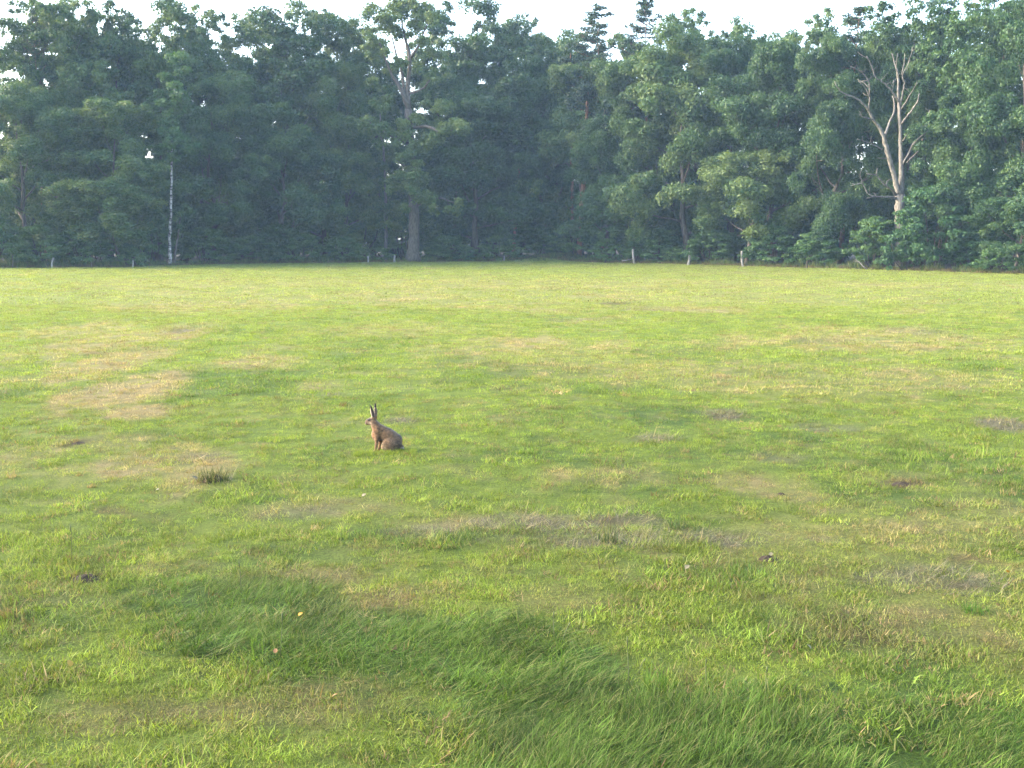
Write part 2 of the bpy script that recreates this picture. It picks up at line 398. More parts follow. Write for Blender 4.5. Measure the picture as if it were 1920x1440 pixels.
def zone(r0, r1, dens, rng):
    area = .5*(r1**2-r0**2)*1.16
    n = int(area*dens)
    r = np.sqrt(rng.uniform(r0*r0, r1*r1, n)); s = rng.uniform(-.58, .58, n)
    return s*r, r
rg = np.random.default_rng(11)
PS, RS, SS, VS, TS = [], [], [], [], []
def emit(x, y, var, scl, tone, rz=None, tilt=.12):
    n = len(x)
    PS.append(np.stack([x, y, height(x, y)], -1)); SS.append(scl); VS.append(var); TS.append(tone)
    RS.append(np.stack([rg.normal(0, tilt, n), rg.normal(0, tilt, n), rg.uniform(0, 2*np.pi, n) if rz is None else rz], -1))
hare_xy = ground_flat(722, 848)
for (r0, r1, dens, sset, lset) in ((4.2, 9, 300, SHORT, LYING), (9, 17, 135, SHORT, LYING), (17, 40, 24, MIDS, MIDL), (40, 125, 3.4, FARS, FARS)):
    x, y = zone(r0, r1, dens, rg); n = len(x)
    ok = (y < edge_y(x)) ; x, y = x[ok], y[ok]; n = len(x)
    c, dry, grey, soil, lush = tone_of(x, y, rg)
    lm = long_mask(x, y)
    keep = (rg.uniform(size=n) > .5*soil) & (vnoise(x*4.5, y*4.5, 95) > rg.uniform(.0, .38 if r1 <= 17 else .2, n)) & (~lm | (rg.uniform(size=n) < .35))
    x, y, c, dry, grey, soil, lush = [a[keep] for a in (x, y, c, dry, grey, soil, lush)]; n = len(x)
    lie = rg.uniform(size=n) < (.1 + .55*grey + .2*dry)
    var = np.where(lie, rg.choice(lset, n), rg.choice(sset, n))
    tall = (rg.uniform(size=n) < .008 + .025*lush) & (r1 <= 17) & (dry < .3)
    var = np.where(tall & ~lie, rg.choice(TALLT, n), var)
    fk = 1.0 if r1 <= 17 else (.6 if r1 <= 40 else .2)
    patch = .5 + .5*vnoise(x*2.2*fk, y*2.2*fk, 91) + .45*sstep(.45, .9, vnoise(x*6*fk, y*6*fk, 92))
    if r1 > 17: patch = .75 + .5*vnoise(x*4, y*4, 91)
    scl = rg.uniform(.75, 1.25, n)*patch*(1 + .25*lush - .12*dry)
    brown = rg.uniform(size=n) < (.09 if r1 <= 17 else .05)
    c = np.where(brown[:, None], THATCH*1.15 + (STRAW-THATCH)*(rg.uniform(size=n)**2)[:, None]*.6, c)
    c = c*(rg.uniform(.62, 1.36, n)*(.66 + .68*vnoise(x*5*fk, y*5*fk, 93) if r1 <= 17 else .82 + .36*vnoise(x*6, y*6, 93)))[:, None]
    ok = np.hypot(x-hare_xy[0], y-hare_xy[1]) > .05
    emit(x[ok], y[ok], var[ok], scl[ok], c[ok])
# longer blades round the spot where the hare sits
n = 60
x = hare_xy[0] + rg.uniform(-.3, .35, n); y = hare_xy[1] + rg.uniform(-.28, -.06, n)
emit(x, y, rg.choice(TALLT, n), rg.uniform(.45, .85, n), tone_of(x, y, rg)[0]*rg.uniform(.7, 1.2, n)[:, None])
# long lying grass
x, y = zone(4.2, 9.2, 400, rg); lm = long_mask(x, y) & (fbm(x*1.7, y*1.7, 33) > .36) & (blob(HOLLOW, x, y, .8*(fbm(x*3, y*3, 34)-.5)) < rg.uniform(.1, .9, len(x))); x, y = x[lm], y[lm]; n = len(x)
c = tone_of(x, y)[0]*(rg.uniform(.6, 1.35, n)*(.6+.8*vnoise(x*3, y*3, 46)))[:, None]
swirl = 4.2*(fbm(x*.9, y*.9, 44)-.5)
emit(x, y, rg.choice(LONGG, n), rg.uniform(.45, 1.05, n)*(.25+1.25*fbm(x*1.5, y*1.5, 45)), c, rz=swirl, tilt=.08)
tag_g = scatter_object('grass', np.concatenate(PS), np.concatenate(RS), np.concatenate(SS), np.concatenate(VS), np.concatenate(TS), 'short mown meadow grass, green and straw coloured, over the whole field', 'grass')
# rough verge along the wood
PS, RS, SS, VS, TS = [], [], [], [], []
n = 2600
x = rg.uniform(-62, 50, n); y = edge_y(x) + np.abs(rg.normal(0, 1.0, n)) - .3
c = np.array([.075, .085, .028]) + (np.array([.15, .11, .06])-np.array([.075, .085, .028]))*(fbm(x*.5, y*.5, 55)*1.1)[:, None]
emit(x, y, rg.choice(VERGE, n), rg.uniform(.2, .5, n), c*rg.uniform(.8, 1.2, n)[:, None])
n = 750
x = rg.uniform(-62, 50, n); y = edge_y(x) + rg.uniform(.25, 1.8, n)
emit(x, y, rg.choice(VERGE, n), rg.uniform(.5, 1.25, n)*(.4+fbm(x*.6, y*.6, 57)), np.array([.085, .125, .036])*rg.uniform(.7, 1.4, n)[:, None])
n = 500
x = rg.normal(_mx, 3.0, n); y = _my + rg.normal(1.0, 1.6, n)
emit(x, y, rg.choice(VERGE, n), rg.uniform(.2, .45, n), np.array([.085, .11, .032])*rg.uniform(.8, 1.2, n)[:, None])
scatter_object('verge_grass', np.concatenate(PS), np.concatenate(RS), np.concatenate(SS), np.concatenate(VS), np.concatenate(TS), 'rough uncut olive brown grass strip along the foot of the wood', 'grass')

# ------------------------------------------------------------------ trees
def leaf_cloud(C, Rc, per, size, rng, flat=.7, up=.5, slim=.55, tint_c=None):
    """leaf-sized faces in clumps C (radii Rc): vertices, quads and a tint per vertex"""
    n = len(C); k = np.maximum(4, (per*(Rc/np.mean(Rc))**2).astype(int)); ci = np.repeat(np.arange(n), k); N = len(ci)
    d = rng.standard_normal((N, 3)); d /= np.linalg.norm(d, axis=1)[:, None]
    d[:, 2] = np.where((d[:, 2] < -.25) & (rng.uniform(size=N) < .6), -d[:, 2], d[:, 2])
    r = Rc[ci]*(rng.uniform(0, 1, N)**.45)*rng.uniform(.8, 1.15, N)
    p = C[ci] + d*r[:, None]*np.array([1, 1, flat])
    nrm = d*.7 + np.array([0, 0, up]) + .75*rng.standard_normal((N, 3)); nrm /= np.linalg.norm(nrm, axis=1)[:, None]
    t = np.cross(nrm, rng.standard_normal((N, 3))); t /= np.linalg.norm(t, axis=1)[:, None]; b = np.cross(nrm, t)
    s = size*rng.uniform(.6, 1.4, N)[:, None]
    V = np.stack([p - t*s*.5, p + b*s*slim*.5 + nrm*s*.08, p + t*s*.5, p - b*s*slim*.5 + nrm*s*.08], 1)
    tc = rng.uniform(0, 1, n) if tint_c is None else tint_c
    tint = np.clip(tc[ci]*.55 + .45*rng.uniform(0, 1, N), 0, 1)
    return V.reshape(-1, 3), np.arange(4*N).reshape(-1, 4), np.repeat(tint, 4)

def broadleaf(seed, H, base, R, trunk_r, n_limb, per, size, fill, top_open=0.0, clump=(.7, 1.35), sides=8, fork=None, shape=1.0):
    """one broad-leaved tree: (trunk mesh, crown mesh). base = height of the lowest foliage, R = crown radius"""
    rng = np.random.default_rng(seed); tb = Tubes(); C, RC = [], []
    npt = 9; zt = np.linspace(0, H*.82, npt)
    wob = np.cumsum(rng.normal(0, .018*H, (npt, 2)), 0); wob -= wob[0]; wob[1] *= .3
    T = np.column_stack([wob, zt]); rad = trunk_r*(1-.86*(zt/zt[-1])**.85); rad[0] *= 1.25
    tb.add(T, rad, sides, rng)
    def prof(h):                                             # crown radius at relative height
        t = np.clip((h-base)/(H-base), 0, 1)
        return R*np.sqrt(np.clip(1-((t-.46)/.60)**2, .06, 1))
    ga = rng.uniform(0, 6.28)
    for i in range(n_limb):
        f = (i+.5)/n_limb; h0 = base*.8 + (H*.78-base*.8)*f**.9
        ga += 2.4 + rng.normal(0, .3); L = prof(min(h0+.12*H, H*.97))*rng.uniform(.75, 1.1)
        p = np.array([np.interp(h0, zt, T[:, 0]), np.interp(h0, zt, T[:, 1]), h0]); pts = [p.copy()]
        pit = rng.uniform(.25, .6) + .5*f; az = ga
        for s in range(5):
            az += rng.normal(0, .22); pit += rng.normal(.05, .14)
            p = p + L/5*1.12*np.array([math.cos(az)*math.cos(pit), math.sin(az)*math.cos(pit), math.sin(pit)*.8]); pts.append(p.copy())
        pts = np.array(pts); r0 = max(.04, np.interp(h0, zt, rad)*.5)
        tb.add(pts, np.linspace(r0, r0*.18, 6), 6)
        C.append(pts[-1]); RC.append(rng.uniform(*clump))
        for s in range(rng.integers(4, 7)):
            tt = rng.uniform(.35, 1)*5; k = min(int(tt), 4); q = pts[k] + (pts[k+1]-pts[k])*(tt-k)
            az2 = az + rng.normal(0, 1.1); pit2 = rng.normal(.45, .5); L2 = L*rng.uniform(.25, .5)
            e = q + L2*np.array([math.cos(az2)*math.cos(pit2), math.sin(az2)*math.cos(pit2), math.sin(pit2)])
            mid = (q+e)/2 + rng.normal(0, .08*L2, 3)
            tb.add(np.array([q, mid, e]), [r0*.35, r0*.22, r0*.08], 5)
            C.append(e); RC.append(rng.uniform(*clump))
            if rng.uniform() < .7: C.append(mid + rng.normal(0, .25, 3)); RC.append(rng.uniform(*clump)*.8)
    C.append(T[-1] + [0, 0, H*.12]); RC.append(clump[1])
    nb = max(6, fill//8); bough = []
    for _ in range(nb):
        h = base + (H*.97-base)*rng.uniform()**(.85); a = rng.uniform(0, 6.28); rr = prof(h)*rng.uniform(.55, 1.0)*(1 + .18*math.sin(3*a+seed) + .1*math.sin(5*a+h))
        bc = np.array([rr*math.cos(a) + np.interp(h, zt, T[:, 0]), rr*math.sin(a) + np.interp(h, zt, T[:, 1]), h])
        br = rng.uniform(1.1, 2.1)*R/6.5
        for _ in range(8):                                   # a bough: clumps gathered over its upper side
            q = rng.standard_normal(3); q /= np.linalg.norm(q); q[2] = abs(q[2])*.7 - .15
            C.append(bc + q*br); RC.append(rng.uniform(*clump)*.62)
    C, RC = np.array(C), np.array(RC)
    keep = (C[:, 2] > base*.75) & (C[:, 2] < H - .2*RC)
    if top_open: keep &= ~((C[:, 2] > H*.5) & (rng.uniform(size=len(C)) < top_open))
    C, RC = C[keep], RC[keep]
    V, Qd, ti = leaf_cloud(C, RC, per, size, rng)
    return tb.mesh('trunk'), mk_mesh('crown', V, Qd, attrs={'tint': ti}), H, R

def conifer(seed, H, base, R, trunk_r, whorls, per, size, sparse=.15):
    rng = np.random.default_rng(seed); tb = Tubes(); C, RC = [], []
    zt = np.linspace(0, H, 9); wob = np.cumsum(rng.normal(0, .006*H, (9, 2)), 0); wob -= wob[0]
    T = np.column_stack([wob, zt]); tb.add(T, trunk_r*(1-.93*zt/H), 8, rng)
    for i in range(whorls):
        f = i/(whorls-1); h = base + (H*.985-base)*f
        for k in range(rng.integers(3, 6)):
            if rng.uniform() < sparse: continue
            az = rng.uniform(0, 6.28); L = R*(1-f)**.75*rng.uniform(.6, 1.15) + .35
            p0 = np.array([np.interp(h, zt, T[:, 0]), np.interp(h, zt, T[:, 1]), h]); up = .15 + .45*f
            p1 = p0 + L*.55*np.array([math.cos(az), math.sin(az), up*.6]); p2 = p0 + L*np.array([math.cos(az), math.sin(az), up])
            tb.add(np.array([p0, p1, p2]), [.05, .035, .015], 5)
            for s in np.linspace(.4, 1, 4):
                C.append(p0 + (p2-p0)*s + rng.normal(0, .15, 3)); RC.append(rng.uniform(.4, .75)*(.7+.6*(1-f)))
    C, RC = np.array(C), np.array(RC)
    V, Qd, ti = leaf_cloud(C, RC, per, size, rng, .45, .6, .35)
    return tb.mesh('trunk'), mk_mesh('crown', V, Qd, attrs={'tint': ti}), H, R

def bush(seed, H, R, n_stem, per, size, layers, skirt=.12):
    rng = np.random.default_rng(seed); tb = Tubes(); C, RC = [], []
    for i in range(n_stem):
        a = rng.uniform(0, 6.28); l = rng.uniform(.2, .75); b0 = np.array([math.cos(a)*.15*R, math.sin(a)*.15*R, -.05])
        top = np.array([math.cos(a)*R*l, math.sin(a)*R*l, H*rng.uniform(.6, .95)*(1-.35*l)])
        mid = b0*.4 + top*.5 + rng.normal(0, .08*R, 3)
        tb.add(np.array([b0, mid, top]), [.05*H/4, .035*H/4, .012], 5)
    for i in range(layers):
        h = H*(skirt + (1-skirt)*rng.uniform()**.9); t = h/H
        rr = R*math.sqrt(max(.04, 1-t**2.2))*rng.uniform(.45, 1.02); a = rng.uniform(0, 6.28)
        C.append(np.array([rr*math.cos(a), rr*math.sin(a), h*.95])); RC.append(rng.uniform(.35, .75)*max(.6, H/5))
    V, Qd, ti = leaf_cloud(np.array(C), np.array(RC), per, size, rng, .42, .9)
    return tb.mesh('stems'), mk_mesh('foliage', V, Qd, attrs={'tint': ti}), H, R

DENSE = [broadleaf(s, 20, 2.0, 6.6, .38, 13, int(200*(.34/lf)**1.6), lf, 230, clump=(.9, 1.7)) for s, lf in ((1, .245), (2, .29), (3, .22), (4, .27))]
OPEN = [broadleaf(s, 24, 7.5, 5.6, .34, 15, 80, .31, 140, .04, clump=(.6, 1.15)) for s in (11, 12, 13, 14)]
POLE = [broadleaf(s, 22, 4, 4.6, .2, 10, 120, .42, 60, clump=(.8, 1.4), sides=6) for s in (21, 22)]
LOW = [broadleaf(s, 10, 2.0, 5.2, .22, 10, 240, .245, 80, clump=(.7, 1.3), shape=.9) for s in (31, 32)]
PINE = [conifer(s, 26, 12.5, 3.4, .22, 17, 44, .30, .2) for s in (41, 42, 43)]
BUSH = [bush(s, 4.5, 3.0, 7, 135, .225, 130) for s in (51, 52, 53)]
LBUSH = [bush(s, 2.2, 1.9, 6, 46, .2, 55, .06) for s in (61, 62, 63)]
for k, (lst, bm, lm_) in enumerate(((DENSE, M_BARK, M_LEAF), (OPEN, M_DARKBARK, M_LEAF), (POLE, M_DARKBARK, M_LEAF), (LOW, M_BARK, M_LEAF), (PINE, M_PINE, M_NEEDLE), (BUSH, M_DARKBARK, M_LEAF2), (LBUSH, M_DARKBARK, M_LEAF2))):
    for t in lst: t[0].materials.append(bm); t[1].materials.append(lm_)

def place(kind, name, px, off, top, hw, rot, label, cat='tree', group=None, parts=('trunk', 'crown'), tint=None):
    D = edge_px(px) + off; x = at(px, 500, D)[0]; z = float(height(x, D))
    Hh = at(px, top, D)[2] - z; w = hw/F_PX*D
    if name == 'pine_tree': tint = .9
    o = empty(name, (x, D, z-.03), (0, 0, rot), (w/kind[3], w/kind[3], Hh/kind[2]))
    link(parts[0], kind[0], None, o); cr = link(parts[1], kind[1], None, o)
    tv = tint if tint is not None else .5 + .32*math.sin(px*12.9898 + top*3.1)
    if cat == 'shrub' and group is None: tv += .22 if px < 1500 else -.05
    cr.color = (tv, min(1, max(0, (px-500)/1300)) * .42 + .1*math.sin(px*7.7), 0, 1)  # green channel: lens flare's teal cast put into leaf colour, growing rightwards
    tag(o, label, cat, group); return o

FRONT = [  # kind, px, offset behind the wood edge, top py, half width px, turn, label
    (DENSE[0], 45, 4, 150, 105, .2, 'broad leafy oak at the far left end of the wood edge'),
    (DENSE[1], 205, 3.5, 185, 100, 1.1, 'olive green oak with low skirts left of the white birch trunk'),
    (DENSE[2], 400, 4.5, 150, 100, 2.3, 'dark leafy oak standing just right of the white birch trunk'),
    (DENSE[3], 530, 4, 205, 95, 3.0, 'rounded oak midway between the birch and the thick bare oak trunk'),
    (DENSE[0], 655, 6.5, 215, 84, 4.1, 'shaded oak directly left of the thick bare oak trunk'),
    (DENSE[1], 895, 6, 165, 108, 5.0, 'dense oak directly right of the thick bare oak trunk'),
    (DENSE[2], 1020, 7, 150, 75, .7, 'narrow dark oak behind the grassy mound'),
    (DENSE[3], 1140, 5, 215, 75, 1.9, 'slim leafy oak behind the post beside the mound'),
    (DENSE[1], 1285, 5, 62, 120, 2.9, 'tall round topped oak behind the middle of the three right hand posts'),
    (DENSE[0], 1450, 6, 75, 115, 3.6, 'tall broad oak behind the right one of the three pale posts'),
    (DENSE[2], 1560, 5, 70, 90, 4.4, 'full oak immediately left of the bare dead tree'),
    (DENSE[2], 1692, 10, 110, 85, 2.0, 'shaded oak standing behind the bare dead tree'),
    (DENSE[3], 1812, 5.5, 120, 92, 5.5, 'dense blue green oak immediately right of the bare dead tree'),
    (DENSE[0], 1905, 6, -25, 125, .9, 'towering dark oak at the far right end of the wood, top cut by the frame'),
    (DENSE[3], 125, 8, 95, 92, .4, 'full crowned tree in the gap between the far left oak and the olive oak'),
    (DENSE[1], 300, 8, 92, 92, 1.6, 'full dark crowned tree behind the white birch trunk'),
    (DENSE[0], 470, 9, 110, 92, 2.8, 'full crowned tree behind the domed skyline tree left of centre'),
    (DENSE[2], 610, 9, 112, 88, 3.4, 'full crowned tree in the second rank left of the thick oak trunk'),
    (DENSE[0], 850, 9, 108, 92, .1, 'full crowned tree in the second rank right of the thick oak trunk'),
    (DENSE[3], 965, 9, 105, 88, 4.5, 'full crowned tree behind the small pointed skyline tree'),
    (DENSE[1], 1085, 9, 118, 88, 5.6, 'full crowned tree behind the reddish pine bole'),
    (DENSE[2], 1200, 9, 112, 88, 6.1, 'full crowned tree below the taller pine'),
    (DENSE[0], 1370, 9, 66, 95, 2.2, 'full crowned tree between the two tall round topped oaks on the right'),
    (DENSE[1], 1625, 10, 62, 80, .8, 'full crowned tree behind the left limbs of the dead tree'),
    (LOW[0], 1400, 1.5, 285, 120, 1.0, 'low bright yellow green tree overhanging the right one of the three pale posts'),
    (LOW[1], 1905, 1.0, 370, 90, 2.2, 'low light green tree at the foot of the far right oak'),
    (LOW[0], 225, 1.5, 345, 110, 3.9, 'low spreading tree in front of the olive oak left of the birch'),
    (LOW[1], 1190, 3.0, 330, 75, 5.1, 'low leafy tree behind the tall post beside the mound'),
]
for k, px, off, top, hw, rot, lab in FRONT:
    place(k, 'oak_tree' if k[2] == 20 else 'small_tree', px, off, top, hw, rot, lab, tint={1400: 1.05, 1905: .35, 205: .75, 1812: .4}.get(px))
BACK = [
    (OPEN[0], 65, 11, 25, 70, .3, 'tall thin crowned tree on the skyline above the far left oak'),
    (OPEN[1], 165, 10, -8, 62, 1.4, 'tallest airy tree on the left skyline, pink sky showing through it'),
    (OPEN[2], 250, 12, 28, 60, 2.2, 'airy tree on the skyline between the tallest left tree and the birch'),
    (OPEN[3], 345, 11, 5, 68, 3.7, 'airy tree on the skyline right above the white birch trunk'),
    (OPEN[0], 445, 12, 35, 62, 4.6, 'open tree with sky holes on the skyline left of the domed crown'),
    (OPEN[1], 545, 10, 2, 78, 5.2, 'tree with a domed open crown high on the skyline left of centre'),
    (OPEN[2], 645, 12, 36, 62, .8, 'lower open tree on the skyline just left of the forked oak'),
    (OPEN[3], 885, 11, -2, 82, 1.7, 'tall open tree on the skyline just right of the forked oak'),
    (OPEN[0], 975, 12, 36, 55, 2.6, 'small pointed open tree on the skyline behind the mound'),
    (OPEN[1], 1055, 12, 66, 55, 3.3, 'thin low tree on the skyline left of the two pines'),
    (OPEN[2], 1265, 12, 38, 55, 4.0, 'thin open tree on the skyline right of the two pines'),
    (OPEN[3], 1375, 13, 52, 60, 5.9, 'open tree peeping over the round topped oaks on the right'),
    (OPEN[0], 1480, 13, 45, 60, .5, 'open tree peeping over the broad oak left of the flat topped pine'),
    (OPEN[1], 1715, 10, -8, 72, 1.2, 'airy tree on the skyline straight above the dead tree'),
    (OPEN[2], 1790, 12, 42, 55, 2.9, 'small open tree in the sky notch left of the far right oak'),
    (OPEN[2], 118, 13, 22, 50, 5.0, 'see through tree on the skyline just left of the tallest left tree'),
    (OPEN[1], 210, 13, 22, 50, .9, 'see through tree on the skyline just right of the tallest left tree'),
    (OPEN[0], 298, 13, 40, 50, 2.0, 'see through tree on the skyline just left of the white birch'),
    (OPEN[2], 396, 13, 42, 50, 3.9, 'see through tree on the skyline well right of the white birch'),
    (OPEN[3], 495, 13, 40, 50, 4.4, 'see through tree on the left shoulder of the domed skyline crown'),
    (OPEN[0], 598, 13, 40, 50, 5.5, 'see through tree on the right shoulder of the domed skyline crown'),
    (OPEN[1], 700, 14, 50, 50, .2, 'see through tree on the skyline behind the forked oak, left side'),
    (OPEN[2], 832, 14, 35, 50, 1.7, 'see through tree on the skyline behind the forked oak, right side'),
    (OPEN[1], 930, 14, 52, 48, 2.7, 'see through tree on the skyline left of the small pointed tree'),
    (OPEN[3], 1015, 14, 74, 46, 3.2, 'see through tree on the skyline right of the small pointed tree'),
    (OPEN[0], 1320, 14, 66, 50, 4.1, 'see through tree peeping over the round topped oak'),
    (OPEN[1], 1430, 14, 66, 46, 5.1, 'see through tree peeping over the broad oak from its left side'),
    (OPEN[3], 1535, 14, 55, 46, 6.0, 'see through tree directly left of the flat topped pine'),
    (OPEN[0], 1650, 14, 62, 46, .6, 'see through tree on the skyline between flat topped pine and dead tree'),
    (OPEN[3], 1850, 10, -30, 70, 4.9, 'tall open tree behind the far right oak'),
]
for k, px, off, top, hw, rot, lab in BACK:
    place(k, 'skyline_tree', px, off, top-24, hw*1.45, rot, lab)
place(PINE[0], 'pine_tree', 1128, 9, 12, 78, .4, 'left one of two dark pines standing on the skyline')
place(PINE[1], 'pine_tree', 1203, 10, -10, 66, 1.9, 'taller right one of two pines, layered branches on a bare trunk')
place(PINE[2], 'pine_tree', 1575, 11, 15, 80, 3.1, 'flat topped pine on the skyline left of the dead tree')
place(PINE[0], 'pine_tree', 88, 9, 20, 36, 2.2, 'narrow spire shaped pine on the far left skyline')
rr = random.Random(5)
for i in range(22):                                         # the depth of the wood behind
    px = -60 + i*93 + rr.uniform(-25, 25)
    place(POLE[i % 2], 'forest_tree', px, 17 + rr.uniform(0, 8), rr.uniform(60, 150), rr.uniform(55, 80), rr.uniform(0, 6), 'shaded tree deep in the wood behind the front oaks', group='trees deep in the wood')

n = 900                                                     # the far depth of the wood, one mass of foliage
rgw = np.random.default_rng(8)
px_ = rgw.uniform(-120, 2040, n); of_ = rgw.uniform(24, 44, n)
Dw = np.array([edge_px(p) for p in px_]) + of_
Cw = np.stack([(px_-960)/F_PX*Dw, Dw, rgw.uniform(0, 9, n)**1.0], -1)
V, Qd, ti = leaf_cloud(Cw, rgw.uniform(1.4, 2.6, n), 60, .75, rgw)
me = mk_mesh('far_wood', V, Qd, attrs={'tint': ti*.6}); me.materials.append(M_LEAF)
fw = link('far_wood', me); fw.color = (.3, .4, 0, 1); tag(fw, 'dark mass of foliage in the depth of the wood', 'wood', kind='stuff')

# undergrowth shrubs along the edge
SHRUBS = [
    (BUSH[0], -20, 2.0, 395, 70, 'dark shrub at the far left end of the wood edge'),
    (BUSH[1], 75, 1.8, 420, 62, 'leafy shrub behind the white post at far left'),
    (BUSH[2], 165, 1.5, 415, 60, 'leafy shrub behind the brown stake left of the birch'),
    (LBUSH[0], 245, .9, 462, 34, 'small pale shrub behind the thin post left of the birch'),
    (BUSH[0], 285, 3.5, 390, 50, 'tall shrub just left of the white birch trunk'),
    (BUSH[1], 385, 2.2, 425, 58, 'dark shrub just right of the leaning birch stem'),
    (BUSH[2], 470, 1.8, 440, 60, 'wide low shrub second to the right of the birch'),
    (BUSH[0], 560, 2.2, 435, 60, 'wide low shrub midway between birch and thick oak trunk'),
    (BUSH[1], 640, 1.8, 442, 52, 'low shrub left of the two short white stumps'),
    (LBUSH[1], 712, 1.6, 462, 30, 'small shrub between the two short white stumps'),
    (BUSH[2], 838, 1.8, 440, 44, 'shrub to the right of the thick bare oak trunk'),
    (LBUSH[2], 870, 1.0, 458, 36, 'small yellowish shrub right of the thick oak trunk'),
    (LBUSH[0], 940, .8, 440, 46, 'pale layered shrub on a short stem left of the mound'),
    (BUSH[0], 1000, 3.2, 420, 60, 'dark shrub behind the left end of the mound'),
    (BUSH[1], 1085, 4.2, 410, 64, 'dark shrub behind the middle of the mound'),
    (LBUSH[1], 1140, 1.2, 445, 40, 'pale shrub on the right end of the mound'),
    (BUSH[2], 1230, 3.0, 425, 60, 'dark shrub between the first and second pale post'),
    (LBUSH[2], 1262, 1.6, 462, 36, 'small green shrub beside the middle pale post'),
    (BUSH[0], 1340, 3.0, 430, 64, 'dark shrub between the second and third pale post'),
    (BUSH[1], 1450, 2.6, 420, 60, 'dark shrub right of the third pale post'),
    (BUSH[2], 1530, 1.6, 430, 50, 'shrub behind the thin stake left of the fallen branch'),
    (BUSH[0], 1640, 1.8, 405, 60, 'broad shrub at the foot of the dead tree, left side'),
    (BUSH[1], 1745, 1.2, 345, 84, 'tall layered light green shrub hiding the foot of the dead tree'),
    (LBUSH[0], 1700, .6, 430, 50, 'small bright shrub in front of the tall layered one'),
    (BUSH[2], 1820, 2.5, 430, 60, 'dark shrub left of the far right low tree'),
    (LBUSH[1], 1870, .8, 465, 46, 'low ground hugging shrub at far right'),
    (BUSH[0], 1955, 1.5, 440, 60, 'shrub cut by the right edge of the frame'),
]
for k, px, off, top, hw, lab in SHRUBS:
    place(k, 'shrub', px, off, top, hw, rr.uniform(0, 6), lab, 'shrub', None, ('stems', 'foliage'))
for i in range(18):
    px = -60 + i*118 + rr.uniform(-30, 30)
    place(BUSH[i % 3], 'shrub', px, 9 + rr.uniform(0, 5), rr.uniform(330, 380), rr.uniform(70, 95), rr.uniform(0, 6), 'shaded shrub deep in the wood between the trunks', 'shrub', 'shrubs deep in the wood', ('stems', 'foliage'))

# the oak with the thick bare trunk and the fork against the sky
def traced(D, paths, sides=8, rng=None, fat=1.0):
    """limbs given as lists of (px, py, dy, radius px) in the plane y = D; dy moves a point nearer or farther"""
    tb = Tubes()
    for path in paths:
        P = np.array([at(a, b, D + c) for a, b, c, _ in path]); R_ = np.array([r*fat/F_PX*D for *_, r in path])
        t = np.arange(len(P)); tt = np.linspace(0, len(P)-1, (len(P)-1)*3+1)
        S = np.stack([np.interp(tt, t, P[:, k]) for k in range(3)], -1)
        S[1:-1] = .25*S[:-2] + .5*S[1:-1] + .25*S[2:]
        if rng is not None and len(S) > 4: S[1:-1] += rng.normal(0, .02, S[1:-1].shape)
        tb.add(S, np.maximum(np.interp(tt, t, R_), .8*fat/F_PX*D), sides, rng)
    return tb
rg = np.random.default_rng(77)
D = edge_px(775) + .6
paths = [[(775, 492, 0, 17), (775, 470, 0, 13.5), (777, 430, 0, 12.2), (776, 380, 0, 11), (772, 300, .2, 9), (768, 240, .3, 8.5), (766, 205, .3, 8)],
    [(766, 205, .3, 6), (757, 180, .2, 5), (745, 155, 0, 4), (732, 135, -.5, 3), (722, 110, -1, 2.2), (712, 80, -1.4, 1.5)],
    [(766, 205, .3, 6), (764, 165, .6, 5), (768, 130, .9, 4.5), (769, 110, 1, 4), (762, 80, 1.4, 3), (755, 50, 1.6, 2), (752, 25, 1.8, 1.2)],
    [(765, 175, .5, 3.2), (780, 172, 0, 2.6), (795, 165, -.5, 1.8), (806, 150, -1, 1.2)],
    [(757, 180, .2, 3.4), (755, 150, 1, 3), (752, 125, 1.5, 2.6), (742, 100, 2, 2), (735, 70, 2.2, 1.4)],
    [(769, 110, 1, 3), (785, 85, .4, 2.4), (795, 60, 0, 1.8), (805, 35, -.5, 1.2)],
    [(768, 240, .3, 4), (800, 235, -1.5, 3.4), (830, 250, -2.5, 2.4), (855, 240, -3, 1.4)],
    [(770, 270, .2, 4), (735, 255, -1.5, 3.2), (705, 240, -2.2, 2.2), (690, 225, -2.6, 1.2)],
    [(773, 320, .2, 3), (750, 305, -1, 2.2), (740, 300, -1.4, 1.2)],
    [(776, 390, 0, 3), (800, 375, -1, 2.4), (830, 370, -1.6, 1.6), (858, 385, -2, .9)],
    [(776, 395, 0, 2.5), (760, 385, -1, 1.8), (750, 390, -1.4, .9)]]
ox, oy = at(775, 492, D)[:2]
ok_tree = empty('oak_tree', (ox, oy, float(height(ox, oy))))
tag(ok_tree, 'big oak on a thick bare trunk, forked limbs dark against the sky', 'tree')
def local(me, o):
    me.transform(o.matrix_basis.inverted()); return me
me = traced(D, paths, 10, rg, .85).mesh('trunk'); me.materials.append(M_BARK); local(me, ok_tree); link('trunk', me, None, ok_tree)
C, RC = [], []
def tuft(px, py, dy, rpx, n=1):
    for _ in range(n):
        C.append(at(px + rg.normal(0, rpx*.45), py + rg.normal(0, rpx*.35), D + dy + rg.normal(0, .6))); RC.append(rpx/F_PX*D*rg.uniform(.45, .75))
